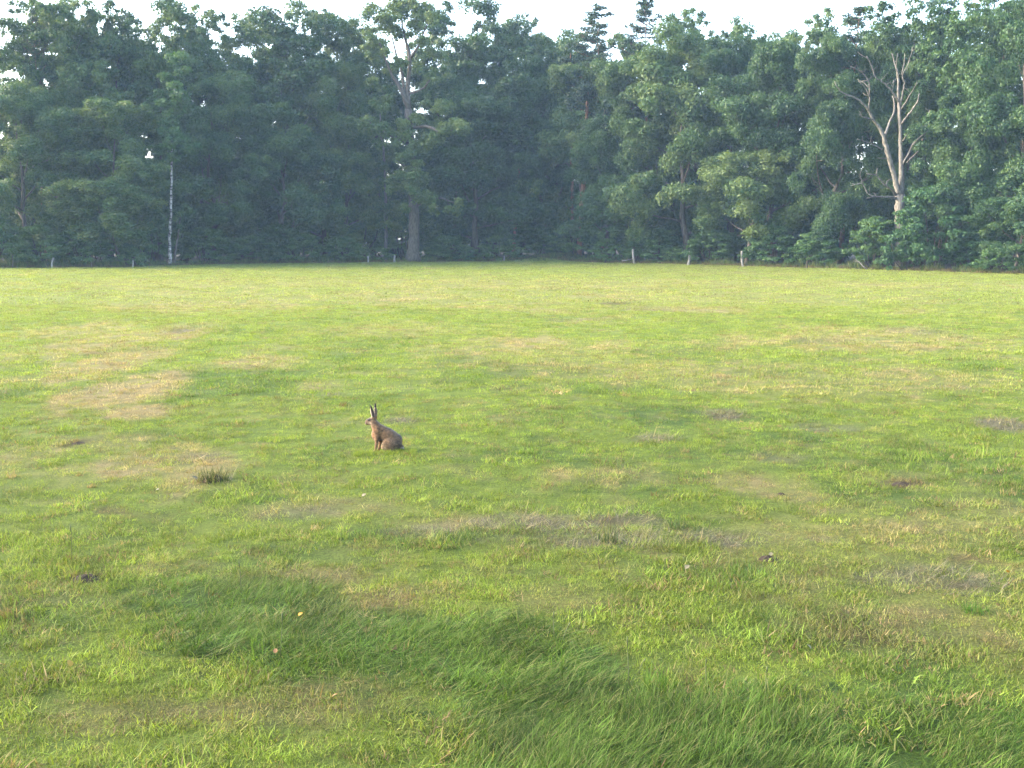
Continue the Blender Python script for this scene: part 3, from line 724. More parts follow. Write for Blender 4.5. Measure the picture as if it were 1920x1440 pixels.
for px, py, dy, r, n in [(770, 350, -1, 22, 6), (790, 335, -.8, 18, 3), (745, 335, -1.2, 18, 3), (800, 372, -1.4, 20, 4), (850, 388, -2, 18, 3), (758, 392, -1.3, 12, 3), (815, 395, -1.4, 14, 3), (735, 355, -1.3, 14, 2), (775, 310, -.5, 20, 4),
        (700, 235, -2.4, 26, 5), (720, 260, -1.5, 22, 3), (850, 240, -2.8, 26, 6), (820, 265, -2, 22, 4), (710, 80, -1, 24, 5), (720, 40, -.6, 24, 5), (700, 110, -.8, 18, 3), (752, 20, 1.6, 26, 7), (735, 55, 2, 22, 4), (780, 15, 1, 24, 5), (805, 35, 0, 20, 5), (770, 55, 1, 20, 3), (808, 145, -.8, 16, 3), (795, 75, 0, 18, 3), (690, 65, -1, 16, 2), (700, 20, -.5, 20, 3), (820, 100, .5, 18, 3), (735, 130, -.4, 14, 2), (830, 200, -.5, 22, 4), (715, 190, 0, 20, 3), (745, 115, -.3, 16, 3), (800, 190, -.3, 18, 3), (700, 150, 0, 20, 3), (785, 120, .5, 14, 2), (755, 230, -1, 18, 3), (775, 275, -1.2, 18, 4), (765, 250, -1.4, 20, 5), (760, 295, -1.4, 20, 5), (785, 225, -1.2, 18, 4), (770, 330, -1.6, 20, 5), (748, 265, -1.2, 18, 4)]:
    tuft(px, py, dy - (1.2 if py > 290 else 0), r, n + n//2 + 1)
V, Qd, ti = leaf_cloud(np.array(C), np.array(RC), 120, .28, rg)
me = mk_mesh('crown', V, Qd, attrs={'tint': np.clip(ti*.8+.3, 0, 1)}); me.materials.append(M_LEAF); local(me, ok_tree); link('crown', me, None, ok_tree).color = (.7, .1, 0, 1)

# the dead tree
D = edge_px(1690) + 2.4
paths = [[(1688, 500, 0, 15), (1688, 440, 0, 14), (1687, 400, 0, 12.5), (1687, 365, 0, 12)],
    [(1687, 372, 0, 9), (1678, 335, -.1, 7.2), (1668, 300, -.2, 6.2), (1661, 275, -.2, 6), (1657, 256, -.2, 5.5), (1648, 237, -.3, 4.2), (1636, 222, -.5, 3.6), (1629, 206, -.7, 3.2), (1617, 193, -1, 2.6), (1602, 182, -1.3, 2.2), (1586, 177, -1.6, 1.9), (1571, 167, -1.9, 1.6), (1565, 152, -2, .8)],
    [(1690, 370, .1, 9), (1690, 330, .2, 6.4), (1689, 290, .3, 5.6), (1688, 250, .4, 5), (1687, 215, .4, 4.6), (1686, 190, .5, 3.8), (1684, 155, .6, 3), (1684, 140, .7, 2.6), (1677, 115, .9, 1.7), (1672, 100, 1, .9)],
    [(1659, 256, -.2, 3.6), (1667, 232, .3, 2.8), (1675, 215, .6, 2.4), (1678, 198, .8, 1.9), (1673, 180, 1, 1.2)],
    [(1630, 208, -.7, 2.2), (1630, 185, -1.2, 1.9), (1631, 160, -1.5, 1.6), (1625, 145, -1.7, 1.3), (1617, 135, -1.9, 1), (1595, 125, -2.2, .6)],
    [(1630, 180, -1.3, 1.2), (1623, 165, -1.6, .9), (1610, 152, -1.9, .5)],
    [(1631, 165, -1.5, 1), (1620, 155, -1.1, .8), (1608, 148, -.9, .5)],
    [(1636, 224, -.5, 2), (1622, 220, -1, 1.4), (1611, 215, -1.3, .7)],
    [(1686, 192, .5, 2.8), (1678, 180, .2, 2.3), (1671, 168, -.1, 2), (1655, 152, -.5, 1.7), (1642, 146, -.8, 1.4), (1634, 125, -1, 1.1), (1625, 105, -1.2, .6)],
    [(1673, 172, 0, 1.5), (1674, 160, -.3, 1), (1676, 150, -.4, .5)],
    [(1688, 195, .5, 2.6), (1693, 172, .2, 2.2), (1697, 155, -.1, 1.8), (1690, 142, -.3, 1.3), (1702, 125, -.4, .9), (1709, 100, -.5, .7), (1711, 88, -.5, .4)],
    [(1690, 140, -.2, 1.2), (1695, 120, 0, .9), (1696, 100, .2, .5)],
    [(1685, 145, .6, 1.4), (1679, 125, .4, 1), (1683, 100, .2, .6)],
    [(1690, 205, .4, 2.2), (1703, 185, -.3, 1.7), (1710, 170, -.6, 1.3), (1720, 155, -.9, .7)],
    [(1690, 234, .4, 2.6), (1700, 218, -.4, 2.2), (1710, 207, -.8, 1.9), (1720, 192, -1.1, 1.6), (1724, 175, -1.3, .9)],
    [(1692, 265, .3, 2), (1702, 250, -.5, 1.7), (1718, 242, -.9, 1.4), (1735, 235, -1.2, .7)],
    [(1693, 310, .2, 2.8), (1702, 290, -.4, 2.3), (1713, 268, -.8, 2.1), (1727, 255, -1.1, 1.9), (1740, 245, -1.4, 1.2)],
    [(1721, 285, 1.2, 1.6), (1729, 268, 1.1, 2.6), (1735, 240, 1, 3), (1739, 225, 1, 2), (1744, 205, 1, .8)],
    [(1700, 305, .8, 1.6), (1721, 285, 1.2, 1.8), (1732, 270, 1.2, 1.2)],
    [(1654, 280, -.2, 1.6), (1640, 272, -.8, 1.3), (1622, 265, -1.2, .9), (1607, 261, -1.5, .6)],
    [(1662, 297, -.2, 1.3), (1655, 297, -.5, 1), (1646, 296, -.7, .6)],
    [(1680, 365, -.1, 4), (1672, 355, -.8, 2.6), (1657, 346, -1.2, 2.2), (1650, 335, -1.5, 1.8), (1642, 327, -1.7, 1.4), (1625, 326, -1.9, .6)],
    [(1643, 328, -1.7, 1.1), (1645, 315, -1.8, .5)],
    [(1661, 348, -1.1, 1.5), (1664, 338, -1, 1.2), (1672, 334, -.8, .8)],
    [(1680, 372, -.1, 3.6), (1668, 369, -.8, 2.4), (1650, 370, -1.2, 2.1), (1638, 369, -1.5, 1.8), (1625, 362, -1.7, 1.4), (1619, 345, -1.9, 1.2), (1614, 343, -2, 1.1), (1597, 348, -2.2, .7)],
    [(1618, 345, -1.9, .9), (1616, 336, -2, .7), (1611, 334, -2, .4)],
    [(1638, 369, -1.5, 1.2), (1625, 372, -1.8, .6)]]
dx_, dy_ = at(1688, 500, D)[:2]
dead = empty('dead_tree', (dx_, dy_, float(height(dx_, dy_))))
tag(dead, 'bare dead tree with pale twisted limbs near the right end of the wood', 'tree')
base_px = at(1688, 500, D)
me = traced(D, paths[:3], 10, rg, .68).mesh('trunk'); me.materials.append(M_DEAD); local(me, dead); link('trunk', me, None, dead)
for p in paths[3:]:
    tb = traced(D, [p], 7, rg, .74)
    for a, b2 in zip(p[1:-1], p[2:]):                        # broken twigs along the limb
        if rg.uniform() < .75:
            f_ = rg.uniform(.2, .8); q0 = at(a[0]+(b2[0]-a[0])*f_, a[1]+(b2[1]-a[1])*f_, D + a[2]+(b2[2]-a[2])*f_)
            dv = np.array([rg.normal(0, .5), rg.normal(0, .5), rg.uniform(.1, .8)])*rg.uniform(.4, 1.0)
            tb.add(np.array([q0, q0 + dv*.5 + rg.normal(0, .06, 3), q0 + dv]), [.022, .016, .009], 5)
    me = tb.mesh('limb'); me.materials.append(M_DEAD); local(me, dead); link('limb', me, None, dead)

# birches, pine boles and pale dead limbs at the edge
def bole(name, off, pts, mat, label, cat='tree', crown=None, lm_=M_LEAF):
    D = edge_px(pts[0][0]) + off
    x, y = at(pts[0][0], pts[0][1], D)[:2]
    o = empty(name, (x, y, float(height(x, y)))); tag(o, label, cat)
    P = [(a, b, c, r) for a, b, c, r in pts]
    P = [(P[0][0], P[0][1]+6, P[0][2], P[0][3])] + P
    me = traced(D, [P], 8, rg, .76).mesh('trunk'); me.materials.append(mat); local(me, o); link('trunk', me, None, o)
    if crown:
        C = np.array([at(a + rg.normal(0, r*.5), b + rg.normal(0, r*.5), D - .7 + rg.normal(0, .8)) for a, b, r, k in crown for _ in range(k)])
        RC = np.array([r/F_PX*D*rg.uniform(.4, .7) for a, b, r, k in crown for _ in range(k)])
        V, Qd, ti = leaf_cloud(C, RC, 130, .27, rg)
        me = mk_mesh('crown', V, Qd, attrs={'tint': ti}); me.materials.append(lm_); local(me, o); link('crown', me, None, o).color = (.5, .15, 0, 1)
    return o
bole('birch_tree', .6, [(319, 492, 0, 5), (318, 460, 0, 3.6), (317.5, 440, 0, 3.4), (320, 420, 0, 3.2), (321, 370, .2, 3), (321, 325, .4, 2.6), (322, 270, .7, 2.2), (325, 210, 1, 1.5), (328, 160, 1.2, .7)], M_BIRCH,
     'slender birch with a white trunk at the wood edge left of centre', crown=[(325, 250, 30, 9), (330, 190, 28, 9), (318, 150, 24, 6), (340, 285, 22, 6), (302, 275, 22, 6), (322, 300, 14, 8), (325, 110, 20, 5), (323, 225, 16, 8), (321, 265, 16, 8)], lm_=M_LEAF2)
bole('birch_tree', .5, [(327, 491, 0, 3.4), (328, 475, 0, 2.8), (331, 455, 0, 2.4), (334, 441, .1, 2.0), (336, 425, .3, 1.4), (341, 395, .6, .7)], M_BARK,
     'short leaning brown stem rising beside the white birch trunk', crown=[(342, 395, 14, 4), (338, 415, 10, 2)])
bole('pine_tree', 4.5, [(1085, 490, 0, 7), (1090, 400, 0, 6), (1094, 320, 0, 5.6), (1097, 265, 0, 5), (1100, 220, 0, 4), (1102, 170, 0, 2)], M_PINE, 'reddish pine bole seen between leaves left of the tall pale post', crown=[(1100, 180, 26, 8), (1085, 200, 18, 4), (1120, 205, 18, 4)], lm_=M_NEEDLE)
bole('pine_tree', 9, [(1074, 490, 0, 4.5), (1073, 400, 0, 4), (1072, 300, 0, 3.6), (1071, 200, 0, 3), (1070, 130, 0, 2), (1070, 100, 0, 1)], M_PINE, 'thin tall pinkish pine bole left of the two skyline pines', crown=[(1070, 105, 24, 6), (1060, 130, 18, 4), (1085, 135, 16, 3)], lm_=M_NEEDLE)
bole('pine_tree', 5, [(962, 490, 0, 4), (966, 420, 0, 3.5), (971, 360, 0, 3.2), (973, 320, 0, 2.8), (975, 260, .2, 1.8)], M_PINE, 'pinkish pine bole in the dark gap left of the mound', crown=[(975, 265, 22, 6), (965, 285, 16, 3)], lm_=M_NEEDLE)
bole('bare_tree', 5.5, [(722, 490, 0, 4), (724, 400, 0, 3.5), (722, 320, 0, 3), (718, 275, 0, 2.6), (714, 255, -.6, 2.4), (712, 240, -.8, 2.2), (713, 222, -.9, 1.6), (712, 205, -.9, .7)], M_DEAD, 'thin pale stem showing through leaves left of the forked oak')

# fence posts along the wood
POSTS = [(23, 501, 478, .9, 0, M_BARK, 'dark thin fence post farthest left along the wood edge', 'brown'), (98, 502, 483, 1.8, 2, M_POST, 'white fence post in front of the far left shrubs', ''),
    (172, 502, 488, 1.7, -1, M_BARK, 'brown fence post between the far left white post and the birch', ''), (249, 502, 487, 1.4, 0, M_POST, 'thin pale fence post next left of the birch trunk', ''),
    (690, 491, 480, 1.5, 0, M_POST, 'short white stump of a fence post, left one of two', ''), (740, 491, 479, 1.7, 0, M_POST, 'short white stump of a fence post beside the thick oak trunk', ''),
    (945, 491, 480, 1.3, 0, M_POST, 'small grey fence post under the pale layered shrub', ''), (1189.5, 493, 467, 1.9, -2.5, M_POST, 'tall thin pale fence post leaning at the right end of the mound', ''),
    (1290.5, 495.5, 471, 2.2, 1.5, M_POST, 'crooked pale fence post, middle one of the three right of the mound', ''), (1393, 499.5, 470.5, 2.2, -2, M_POST, 'crooked pale fence post, right one of the three right of the mound', ''),
    (1513.5, 503, 489, 1.2, 0, M_BARK, 'thin grey stake between the three posts and the fallen branch', ''), (1135, 488, 476, 1.2, 1, M_BARK, 'short brown stake on the right end of the mound', '')]
for px, py, top, r, lean, mat, lab, _ in POSTS:
    D = edge_px(px) - .45
    b0 = at(px, py, D); x = b0[0]; z = float(height(x, D)); t0 = at(px + lean, top, D)
    h = t0[2]-z; rm = r/F_PX*D; ln = t0[0]-x
    o = Tubes(); bow = .05*h*rg.choice([-1, 1])
    pts = np.array([[0, 0, -.25], [0, 0, 0], [ln*.2 + bow, 0, h*.35], [ln*.6 + bow*.8, .01, h*.7], [ln, .02, h*.97], [ln, .02, h]])
    o.add(pts, np.array([1.05, 1.05, 1, .95, .92, .7])*rm, 9, rg)
    me = o.mesh('fence_post'); me.materials.append(mat)
    ob = link('fence_post', me); ob.location = (x, D, z); tag(ob, lab, 'fence post', 'old fence posts along the wood edge')
# fallen branch
D = edge_px(1615) - .1
tb = Tubes(); p = [at(1604, 487, D+.5), at(1612, 492, D+.2), at(1617, 498, D), at(1625, 505, D-.4)]
tb.add(p, [.02, .035, .04, .05], 7, rg); tb.add([p[1], p[1] + np.array([-.5, .2, .12])], [.03, .012], 5)
me = tb.mesh('fallen_branch'); me.materials.append(M_DEAD); tag(link('fallen_branch', me), 'grey fallen branch leaning out of the verge left of the dead tree', 'branch')
D = edge_px(1172) + .3
tb = Tubes(); tb.add([at(1166, 489, D), at(1174, 488, D), at(1186, 485, D)], [.05, .05, .03], 6, rg)
me = tb.mesh('fallen_branch'); me.materials.append(M_POST); tag(link('fallen_branch', me), 'pale fallen branch lying beside the tall post at the mound', 'branch')

# ------------------------------------------------------------------ the hare
HARE = ground(722, 849)
def ellipsoid(c, r, rot=0.0, seg=20):
    """u, v sphere scaled to r and turned by rot about Y"""
    V, Q, n = [], [], seg//2
    for i in range(n+1):
        th = math.pi*i/n
        for j in range(seg):
            ph = 2*math.pi*j/seg
            V.append((math.sin(th)*math.cos(ph), math.sin(th)*math.sin(ph), math.cos(th)))
    V = np.array(V)*np.array(r); cr, sr = math.cos(rot), math.sin(rot)
    V = np.stack([V[:, 0]*cr + V[:, 2]*sr, V[:, 1], -V[:, 0]*sr + V[:, 2]*cr], -1) + np.array(c)
    for i in range(n):
        for j in range(seg):
            j2 = (j+1) % seg; Q.append((i*seg+j, (i+1)*seg+j, (i+1)*seg+j2, i*seg+j2))
    return V, np.array(Q)
def blend_mesh(parts, voxel, smooth_it):
    Vs, Qs, n = [], [], 0
    for V, Q in parts: Vs.append(V); Qs.append(Q+n); n += len(V)
    me = mk_mesh('tmp', np.concatenate(Vs), np.concatenate(Qs))
    o = link('tmp', me); r = o.modifiers.new('r', 'REMESH'); r.mode = 'VOXEL'; r.voxel_size = voxel
    s = o.modifiers.new('s', 'SMOOTH'); s.iterations = smooth_it; s.factor = .5
    ev = o.evaluated_get(bpy.context.evaluated_depsgraph_get()); res = bpy.data.meshes.new_from_object(ev)
    bpy.data.objects.remove(o); bpy.data.meshes.remove(me); return res
def chain(pts, rad, k=7):
    out = []
    pts = np.array(pts, float)
    for a, b, ra, rb in zip(pts[:-1], pts[1:], rad[:-1], rad[1:]):
        for t in np.linspace(0, 1, k):
            r = ra + (rb-ra)*t; out.append(ellipsoid(a + (b-a)*t, (r, r, r), 0, 12))
    return out
B = []
B += [ellipsoid((.095, 0, .115), (.105, .082, .108), .35), ellipsoid((.04, 0, .185), (.12, .07, .088), .62), ellipsoid((-.05, 0, .225), (.10, .058, .088), .75), ellipsoid((-.098, 0, .205), (.056, .05, .082), .15),
      ellipsoid((.13, 0, .145), (.07, .07, .07), .5)]
B += [ellipsoid((-.022, 0, .258), (.09, .053, .046), .5), ellipsoid((.085, 0, .198), (.095, .068, .052), .62)]
B += chain([(-.075, 0, .25), (-.105, 0, .30), (-.13, 0, .34)], [.072, .055, .044])                       # neck
B += [ellipsoid((-.15, 0, .354), (.055, .038, .043), -.12), ellipsoid((-.182, 0, .346), (.04, .032, .037), -.25), ellipsoid((-.205, 0, .336), (.025, .024, .029)), ellipsoid((-.165, 0, .336), (.04, .034, .03))]
for s in (-1, 1):                                                                                        # ears: folded, slim, with the hollow turned aside
    e0, e1 = ((-.118, -.018, .372), (-.150, -.034, .53)) if s < 0 else ((-.108, .018, .372), (-.114, .038, .545))
    e0, e1 = np.array(e0), np.array(e1); ax = (e1-e0); an = math.atan2(ax[0], ax[2])
    for t in np.linspace(0, 1, 12):
        w = .0115 + .019*math.sin(math.pi*min(1, t*.93+.07))**.8*(1 if t < .6 else 1-(t-.6)*1.2)
        B.append(ellipsoid(e0 + ax*t, (w*.85, .0075, .012), an, 12))
for s, dx in ((-1, 0.0), (1, .032)):                                                                     # fore legs
    B += chain([(-.082+dx, s*.03, .19), (-.088+dx, s*.032, .12), (-.098+dx*.8, s*.03, .06), (-.104+dx*.7, s*.03, .014)], [.036, .022, .0155, .013])
    B += [ellipsoid((-.114+dx*.7, s*.03, .01), (.024, .013, .012))]
for s in (-1, 1):                                                                                        # hind legs: big thigh, knee forward, long foot
    B += [ellipsoid((.065, s*.058, .098), (.088, .034, .076), -.25), ellipsoid((.005, s*.06, .075), (.036, .027, .046), .5)]
    B += chain([(.0, s*.062, .055), (.075, s*.066, .03), (.125, s*.062, .022)], [.028, .022, .018])
    B += chain([(.135, s*.062, .018), (.05, s*.066, .014), (-.025, s*.068, .012)], [.017, .016, .014])
B += [ellipsoid((.188, 0, .062), (.028, .022, .026), .4), ellipsoid((.205, 0, .05), (.018, .017, .018))]          # tail
me = blend_mesh(B, .0045, 5); me.name = 'hare'
n = len(me.vertices); co = np.zeros(n*3, np.float32); me.vertices.foreach_get('co', co); co = co.reshape(-1, 3)
x, y, z = co.T
def lerp(c, col, w): return c + (np.array(col)-c)*np.clip(w, 0, 1)[:, None]
c = np.tile(np.array([.118, .074, .040]), (n, 1))
c = lerp(c, (.105, .078, .056), sstep(0.0, .14, x)*.85)                                 # greyer rump
c = lerp(c, (.07, .05, .036), sstep(.22, .32, z - x*-.8)*.35*(x > -.06))              # dark speckled back
c = lerp(c, (.2, .105, .045), sstep(-.06, -.13, x)*sstep(.34, .25, z)*.8)            # rufous chest
c = lerp(c, (.18, .11, .055), sstep(.13, .08, z)*(x < -.03)*.8)                        # legs
c = lerp(c, (.36, .29, .21), sstep(.05, .02, z)*(np.abs(y) < .045)*(x > -.05)*.8)     # belly
c = lerp(c, (.25, .185, .115), (x < .03)*(x > -.03)*sstep(.13, .1, z)*.6)             # knee
head = (z > .30) & (x < -.11)
c = lerp(c, (.13, .085, .05), head*.9)
c = lerp(c, (.42, .34, .25), head*(np.exp(-((x+.165)/.02)**2-((z-.335)/.013)**2))*.7)
c = lerp(c, (.018, .012, .01), np.minimum(1, 1.5*np.exp(-((x+.18)/.026)**2-((z-.374)/.016)**2))*head)     # dark eye patch
c = lerp(c, (.05, .035, .03), np.exp(-((x+.226)/.008)**2-((z-.335)/.014)**2))         # nose
c = lerp(c, (.05, .032, .025), np.exp(-((x+.112)/.02)**2-((z-.335)/.014)**2)*.9)      # dark nape
ear = z > .403
c = lerp(c, (.035, .027, .024), ear*.95)
c = lerp(c, (.26, .22, .19), (ear & (y > 0) & (x < -.112))*.8)
c = lerp(c, (.13, .10, .08), (ear & (y > 0) & (x > -.104))*.8)
c = lerp(c, (.5, .45, .4), (ear & (y < 0) & (x < -.128 - (z-.372)*.20))*.9)
c = lerp(c, (.012, .01, .01), sstep(.50, .515, z))                                    # black ear tips
tail = (x > .178) & (z < .085)
c = lerp(c, (.3, .29, .28), tail*sstep(.07, .045, z))
c = lerp(c, (.03, .025, .022), (x > .165)*np.exp(-((z-.078)/.012)**2)*.7)
c *= (.8*(.55 + .9*vnoise(x*140, z*140 + y*90, 3))*(.6+.8*vnoise(x*52+y*20, z*60, 4)))[:, None]*np.array([1.08, 1.0, .9])
me.attributes.new('coat', 'FLOAT_COLOR', 'POINT').data.foreach_set('color', np.concatenate([c, np.ones((n, 1))], 1).astype(np.float32).ravel())
me.polygons.foreach_set('use_smooth', np.ones(len(me.polygons), bool))
m, nt, out = new_mat('hare coat')
cc = node(nt, 'ShaderNodeAttribute', attribute_name='coat').outputs['Color']
b = node(nt, 'ShaderNodeBsdfPrincipled', {'Base Color': cc, 'Roughness': .85, 'Specular IOR Level': .15, 'Sheen Weight': .25, 'Sheen Roughness': .5})
nt.links.new(b.outputs[0], out.inputs[0]); me.materials.append(m)
hare = link('hare', me); hare.location = (HARE[0], HARE[1], HARE[2] - .004)
hare.rotation_euler = (0, 0, math.radians(-6)); hare.scale = (1.0, 1.0, 1.0)
tag(hare, 'brown hare sitting upright facing left with ears raised on mown grass', 'hare')
# fur: short hairs laid along the body
nrm = np.zeros(n*3, np.float32); me.vertex_normals.foreach_get('vector', nrm); nrm = nrm.reshape(-1, 3)
sel = rg.choice(np.where((z > .02))[0], 9000); P0 = co[sel] - nrm[sel]*.001
back = np.array([.8, 0, -.45]); hd = nrm[sel]*.55 + back + rg.normal(0, .25, (len(sel), 3)); hd /= np.linalg.norm(hd, axis=1)[:, None]
ln = np.where(ear[sel] | head[sel], .006, .015)*rg.uniform(.6, 1.3, len(sel))
sd = np.cross(hd, nrm[sel]); sd /= np.linalg.norm(sd, axis=1)[:, None] + 1e-9
HV = np.stack([P0 - sd*.0011, P0 + sd*.0011, P0 + hd*ln[:, None]], 1).reshape(-1, 3)
hc = np.repeat(np.clip(c[sel]*rg.uniform(.8, 1.35, len(sel))[:, None], 0, 1), 3, 0)
fm = mk_mesh('fur', HV, None, np.arange(len(HV)).reshape(-1, 3), attrs={'coat': np.concatenate([hc, np.ones((len(hc), 1))], 1)}); fm.materials.append(m)
fo = link('fur', fm, None, hare); fo['kind'] = 'stuff'
m_eye = simple('eye', (.012, .008, .006), .12, .6)
for s in (-1, 1):
    V, Q = ellipsoid((-.176, s*.0325, .366), (.0085, .005, .0085), 0, 12)
    em = mk_mesh('eye', V, Q, smooth=True); em.materials.append(m_eye); link('eye', em, None, hare)

# ------------------------------------------------------------------ small things in the grass
def own_tuft(name, px, py, parts, label, cat):
    """a single clump of grass or hay: parts = list of (part name, blade arguments, colour); one part only makes it a single mesh"""
    g0 = ground(px, py); root = None
    for i, (pn, args, kw, col) in enumerate(parts):
        V, q, sh = blades(*args, rg, **kw)
        tn = np.tile(np.array([*col, 1.0]), (len(V), 1))
        me = mk_mesh(pn, V, q, attrs={'shade': sh, 'tone': tn}); me.materials.append(M_BLADE_OWN)
        if len(parts) == 1: root = link(name, me); root.location = g0
        else:
            if root is None: root = empty(name, g0)
            link(pn, me, None, root)
    tag(root, label, cat); return root
def mound_mesh(name, rx, ry, h, seed, n=26):
    g_ = np.linspace(-1, 1, n); X, Y = np.meshgrid(g_, g_); X, Y = X.ravel(), Y.ravel()
    d = np.hypot(X, Y); prof = np.clip(1-d**1.6, 0, 1)
    Z = h*prof*(.55 + .9*fbm(X*3+seed, Y*3, seed)) - .012 + .25*h*(vnoise(X*9, Y*9, seed)-.5)*(prof > 0)
    i = np.arange(n*n).reshape(n, n); Q = np.stack([i[:-1, :-1], i[:-1, 1:], i[1:, 1:], i[1:, :-1]], -1).reshape(-1, 4)
    keep = (d.reshape(-1)[Q].min(1) < 1.0)
    return mk_mesh(name, np.stack([X*rx, Y*ry, Z], -1), Q[keep], smooth=True)
M_SOIL = simple('crumbly dark soil', (.036, .028, .02), .95, .1)
o = empty('grass_tussock', ground(399, 905))
me = mound_mesh('earth', .12, .12, .07, 3); me.materials.append(M_SOIL); link('earth', me, None, o)
V, q, sh = blades(230, .16, .07, .19, .006, .4, rg, None, 1.2, seg=3); me = mk_mesh('blades', V, q, attrs={'shade': sh, 'tone': np.tile([.045, .066, .02, 1], (len(V), 1))}); me.materials.append(M_BLADE_OWN); link('blades', me, None, o)
V, q, sh = blades(130, .2, .1, .24, .005, .9, rg, None, .6, seg=3); me = mk_mesh('dry_stalks', V, q, attrs={'shade': sh, 'tone': np.tile([.24, .2, .12, 1], (len(V), 1))}); me.materials.append(M_BLADE_OWN); link('dry_stalks', me, None, o)
tag(o, 'dark grass tussock with straw stalks on the dry patch left of the hare', 'tussock')
for px, py, rx, ry, h, lab in [(160, 1084, .12, .10, .05, 'dark molehill at the left edge just above the long grass'), (1692, 907, (.15), .10, .035, 'dark bare molehill in the green right of the field'),
        (1465, 928, .05, .05, .035, 'small black clod on the straw patch right of centre'), (145, 832, .12, .12, .025, 'brown molehill left beyond the dark tussock'), (1440, 1048, .10, .08, .045, 'dark clod beside the grey hay right of centre')]:
    g0 = ground(px, py); me = mound_mesh('molehill', rx, ry, h, int(px) % 9 + 1); me.materials.append(M_SOIL)
    ob = link('molehill', me); ob.location = g0; tag(ob, lab, 'molehill')
for px, py, rad, nb, lab in [(1878, 800, .38, 420, 'grey heap of cut hay near the right edge of the field'), (1350, 777, .34, 330, 'grey wisp of cut hay above and right of centre'), (1232, 826, .28, 280, 'flat grey wisp of hay nearest right of the hare'),
        (1130, 1018, .42, 520, 'largest grey swath of cut hay in the middle foreground'), (1000, 985, .30, 330, 'grey hay wisp left of the largest hay swath'), (1330, 1008, .30, 330, 'grey hay wisp right of the largest hay swath'),
        (750, 793, .22, 200, 'small grey hay wisp behind the hare'), (1790, 1088, .36, 380, 'dark grey hay patch at the right of the foreground'), (1180, 978, .25, 240, 'thin hay wisp just above the largest hay swath'), (620, 739, .2, 160, 'small grey hay wisp left beyond the hare')]:
    own_tuft('hay_heap', px, py, [('hay', (int(nb*.62), rad, .06, .22, .0045 if py > 850 else .0065, 1.36), dict(comb=(rg.uniform(-.6, .6), .45), curl=.15, seg=3), (.17, .15, .105))], lab, 'hay')
for px, py, nb, r_, h0, h1, col, lab in [(1395, 720+360, 90, .16, .05, .12, (.075, .14, .025), 'bright green grass tuft right of the middle foreground'), (1830, 1142, 90, .09, .05, .11, (.06, .13, .02), 'vivid green tuft near the right edge of the foreground'), (855, 1012, 110, .16, .06, .13, (.08, .13, .03), 'upright green tuft left of the largest hay swath'),
        (1275, 988, 80, .12, .05, .13, (.05, .09, .022), 'dark green tuft behind the right hay wisp'), (1140, 1022, 70, .1, .06, .16, (.05, .08, .028), 'dark tuft growing through the largest hay swath'), (1240, 1290, 80, .09, .07, .15, (.08, .15, .022), 'bright upright tuft at the right end of the long grass')]:
    own_tuft('grass_tuft', px, py, [('blades', (nb, r_, h0, h1, .0055, .4), dict(curl=.9, seg=3), col)], lab, 'grass tuft')
# tall stalks in the long grass
M_STALK = simple('grass stalk', (.07, .085, .03), .6)
for px, py, top, lean, lab in [(1038, 1200, 1148, 0, 'upright grass stalk in the middle, left one of the close pair'), (1052, 1206, 1168, 16, 'slanting grass stalk in the middle, right one of the close pair'), (1196, 1262, 1235, 14, 'short slanting grass stalk above the bright tuft'), (1180, 1290, 1195, -4, 'tall green stalk in the long grass left of the bright tuft'),
        (452, 1110, 1052, -4, 'thin tall stalk above the left end of the long grass'), (1324, 1290, 1235, 0, 'thin stalk at the upper rim of the long grass on the right'), (525, 1235, 1150, 4, 'thin tall stalk amid the left of the long grass'), (1436, 1310, 1250, 2, 'thin stalk farthest right in the long grass'), (134, 1050, 985, -2, 'thin stalk in the short grass near the left edge')]:
    g0 = ground(px, py); D = g0[1]; t = at(px + lean, top, D) - g0
    tb = Tubes(); tb.add(np.array([[0, 0, -.01], t*.35 + [0, .01, 0], t*.75 + [0, .015, 0], t]), [.0028, .0026, .0024, .002], 5)
    tb.add(np.array([t*.78 + [0, .014, 0], t*.86, t*.95, t*1.03]), [.002, .0046, .0044, .001], 6)
    me = tb.mesh('grass_stalk'); me.materials.append(M_STALK); o = link('grass_stalk', me); o.location = g0; tag(o, lab, 'grass stalk')
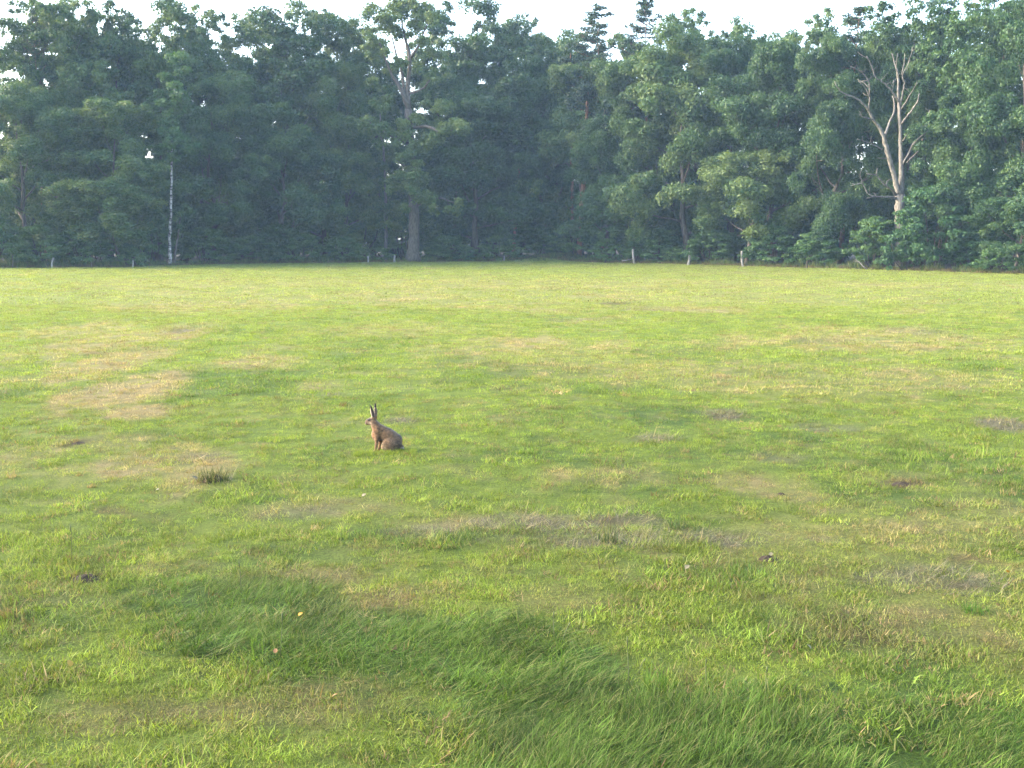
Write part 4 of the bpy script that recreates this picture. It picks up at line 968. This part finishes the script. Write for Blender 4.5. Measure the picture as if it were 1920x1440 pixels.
# fallen leaves
M_YEL, M_PALE, M_TAN = simple('yellow leaf', (.28, .17, .018), .6), simple('pale leaf', (.12, .105, .055), .6), simple('brown leaf', (.2, .1, .035), .6)
def leaf_mesh(s, rng):
    n = 9; t = np.linspace(0, 1, n); w = np.sin(np.pi*t**.8)**.8*.36 + .01; V = []
    for a, ww in zip(t, w): V += [(-ww, a-.5, .12*ww + .1*math.sin(3*a)), (0, a-.5, .1*math.sin(3*a)-.03), (ww, a-.5, .16*ww + .1*math.sin(3*a))]
    V = np.array(V)*s; Q = []
    for i in range(n-1): Q += [(3*i, 3*i+1, 3*i+4, 3*i+3), (3*i+1, 3*i+2, 3*i+5, 3*i+4)]
    return mk_mesh('fallen_leaf', V, Q, smooth=True)
for px, py, s, mt, lab in [(131, 1260, .05, M_YEL, 'bright yellow fallen leaf in the lower left corner grass'), (4, 1262, .045, M_YEL, 'yellow fallen leaf at the very left edge of the picture'), (564, 1171, .035, M_YEL, 'yellow fallen leaf caught in the long grass left of centre'), (517, 1242, .035, M_TAN, 'brown fallen leaf in the hollow of the long grass'),
        (683, 945, .05, M_PALE, 'pale fallen leaf below the hare'), (295, 935, .06, M_PALE, 'pale fallen leaf left below the dark tussock'), (366, 912, .06, M_PALE, 'whitish fallen leaf touching the dark tussock'), (1288, 1083, .05, M_PALE, 'whitish leaf in the middle of the right foreground'), (1870, 1148, .04, M_PALE, 'cream fallen leaf beside the vivid green tuft'),
        (1516, 1230, .035, M_PALE, 'small yellowish leaf right of the slanting stalks'), (1675, 1282, .045, M_YEL, 'orange yellow leaf on the brown spot lower right'), (1890, 1086, .04, M_YEL, 'small orange leaf at the right edge by the dark hay'), (628, 1332, .035, M_TAN, 'reddish brown curled leaf in the dry grass at bottom left'), (1445, 1053, .04, M_PALE, 'white speck of a leaf beside the dark clod'), (756, 1036, .03, M_YEL, 'tiny yellow leaf in the middle grass below the hare')]:
    g0 = ground(px, py); me = leaf_mesh(s, rg); me.materials.append(mt)
    o = link('fallen_leaf', me); o.location = g0 + np.array([0, 0, .068]); o.rotation_euler = (rg.uniform(.3, .8), rg.uniform(-.4, .4), rg.uniform(0, 6.28)); tag(o, lab, 'leaf')

# ------------------------------------------------------------------ evening haze
HAZE = .00036
V = np.array([(a, b, c_) for a in (-640, 640) for b in (-80, 640) for c_ in (-1.2, 34)], float)
me = mk_mesh('haze', V, [(0, 1, 3, 2), (4, 6, 7, 5), (0, 4, 5, 1), (2, 3, 7, 6), (0, 2, 6, 4), (1, 5, 7, 3)])
m, nt, out = new_mat('evening haze')
v = node(nt, 'ShaderNodeVolumePrincipled', {'Color': (.48, .70, 1.0, 1), 'Density': HAZE, 'Anisotropy': 0.0}); nt.links.new(v.outputs[0], out.inputs['Volume'])
me.materials.append(m); tag(link('haze', me), kind='stuff')
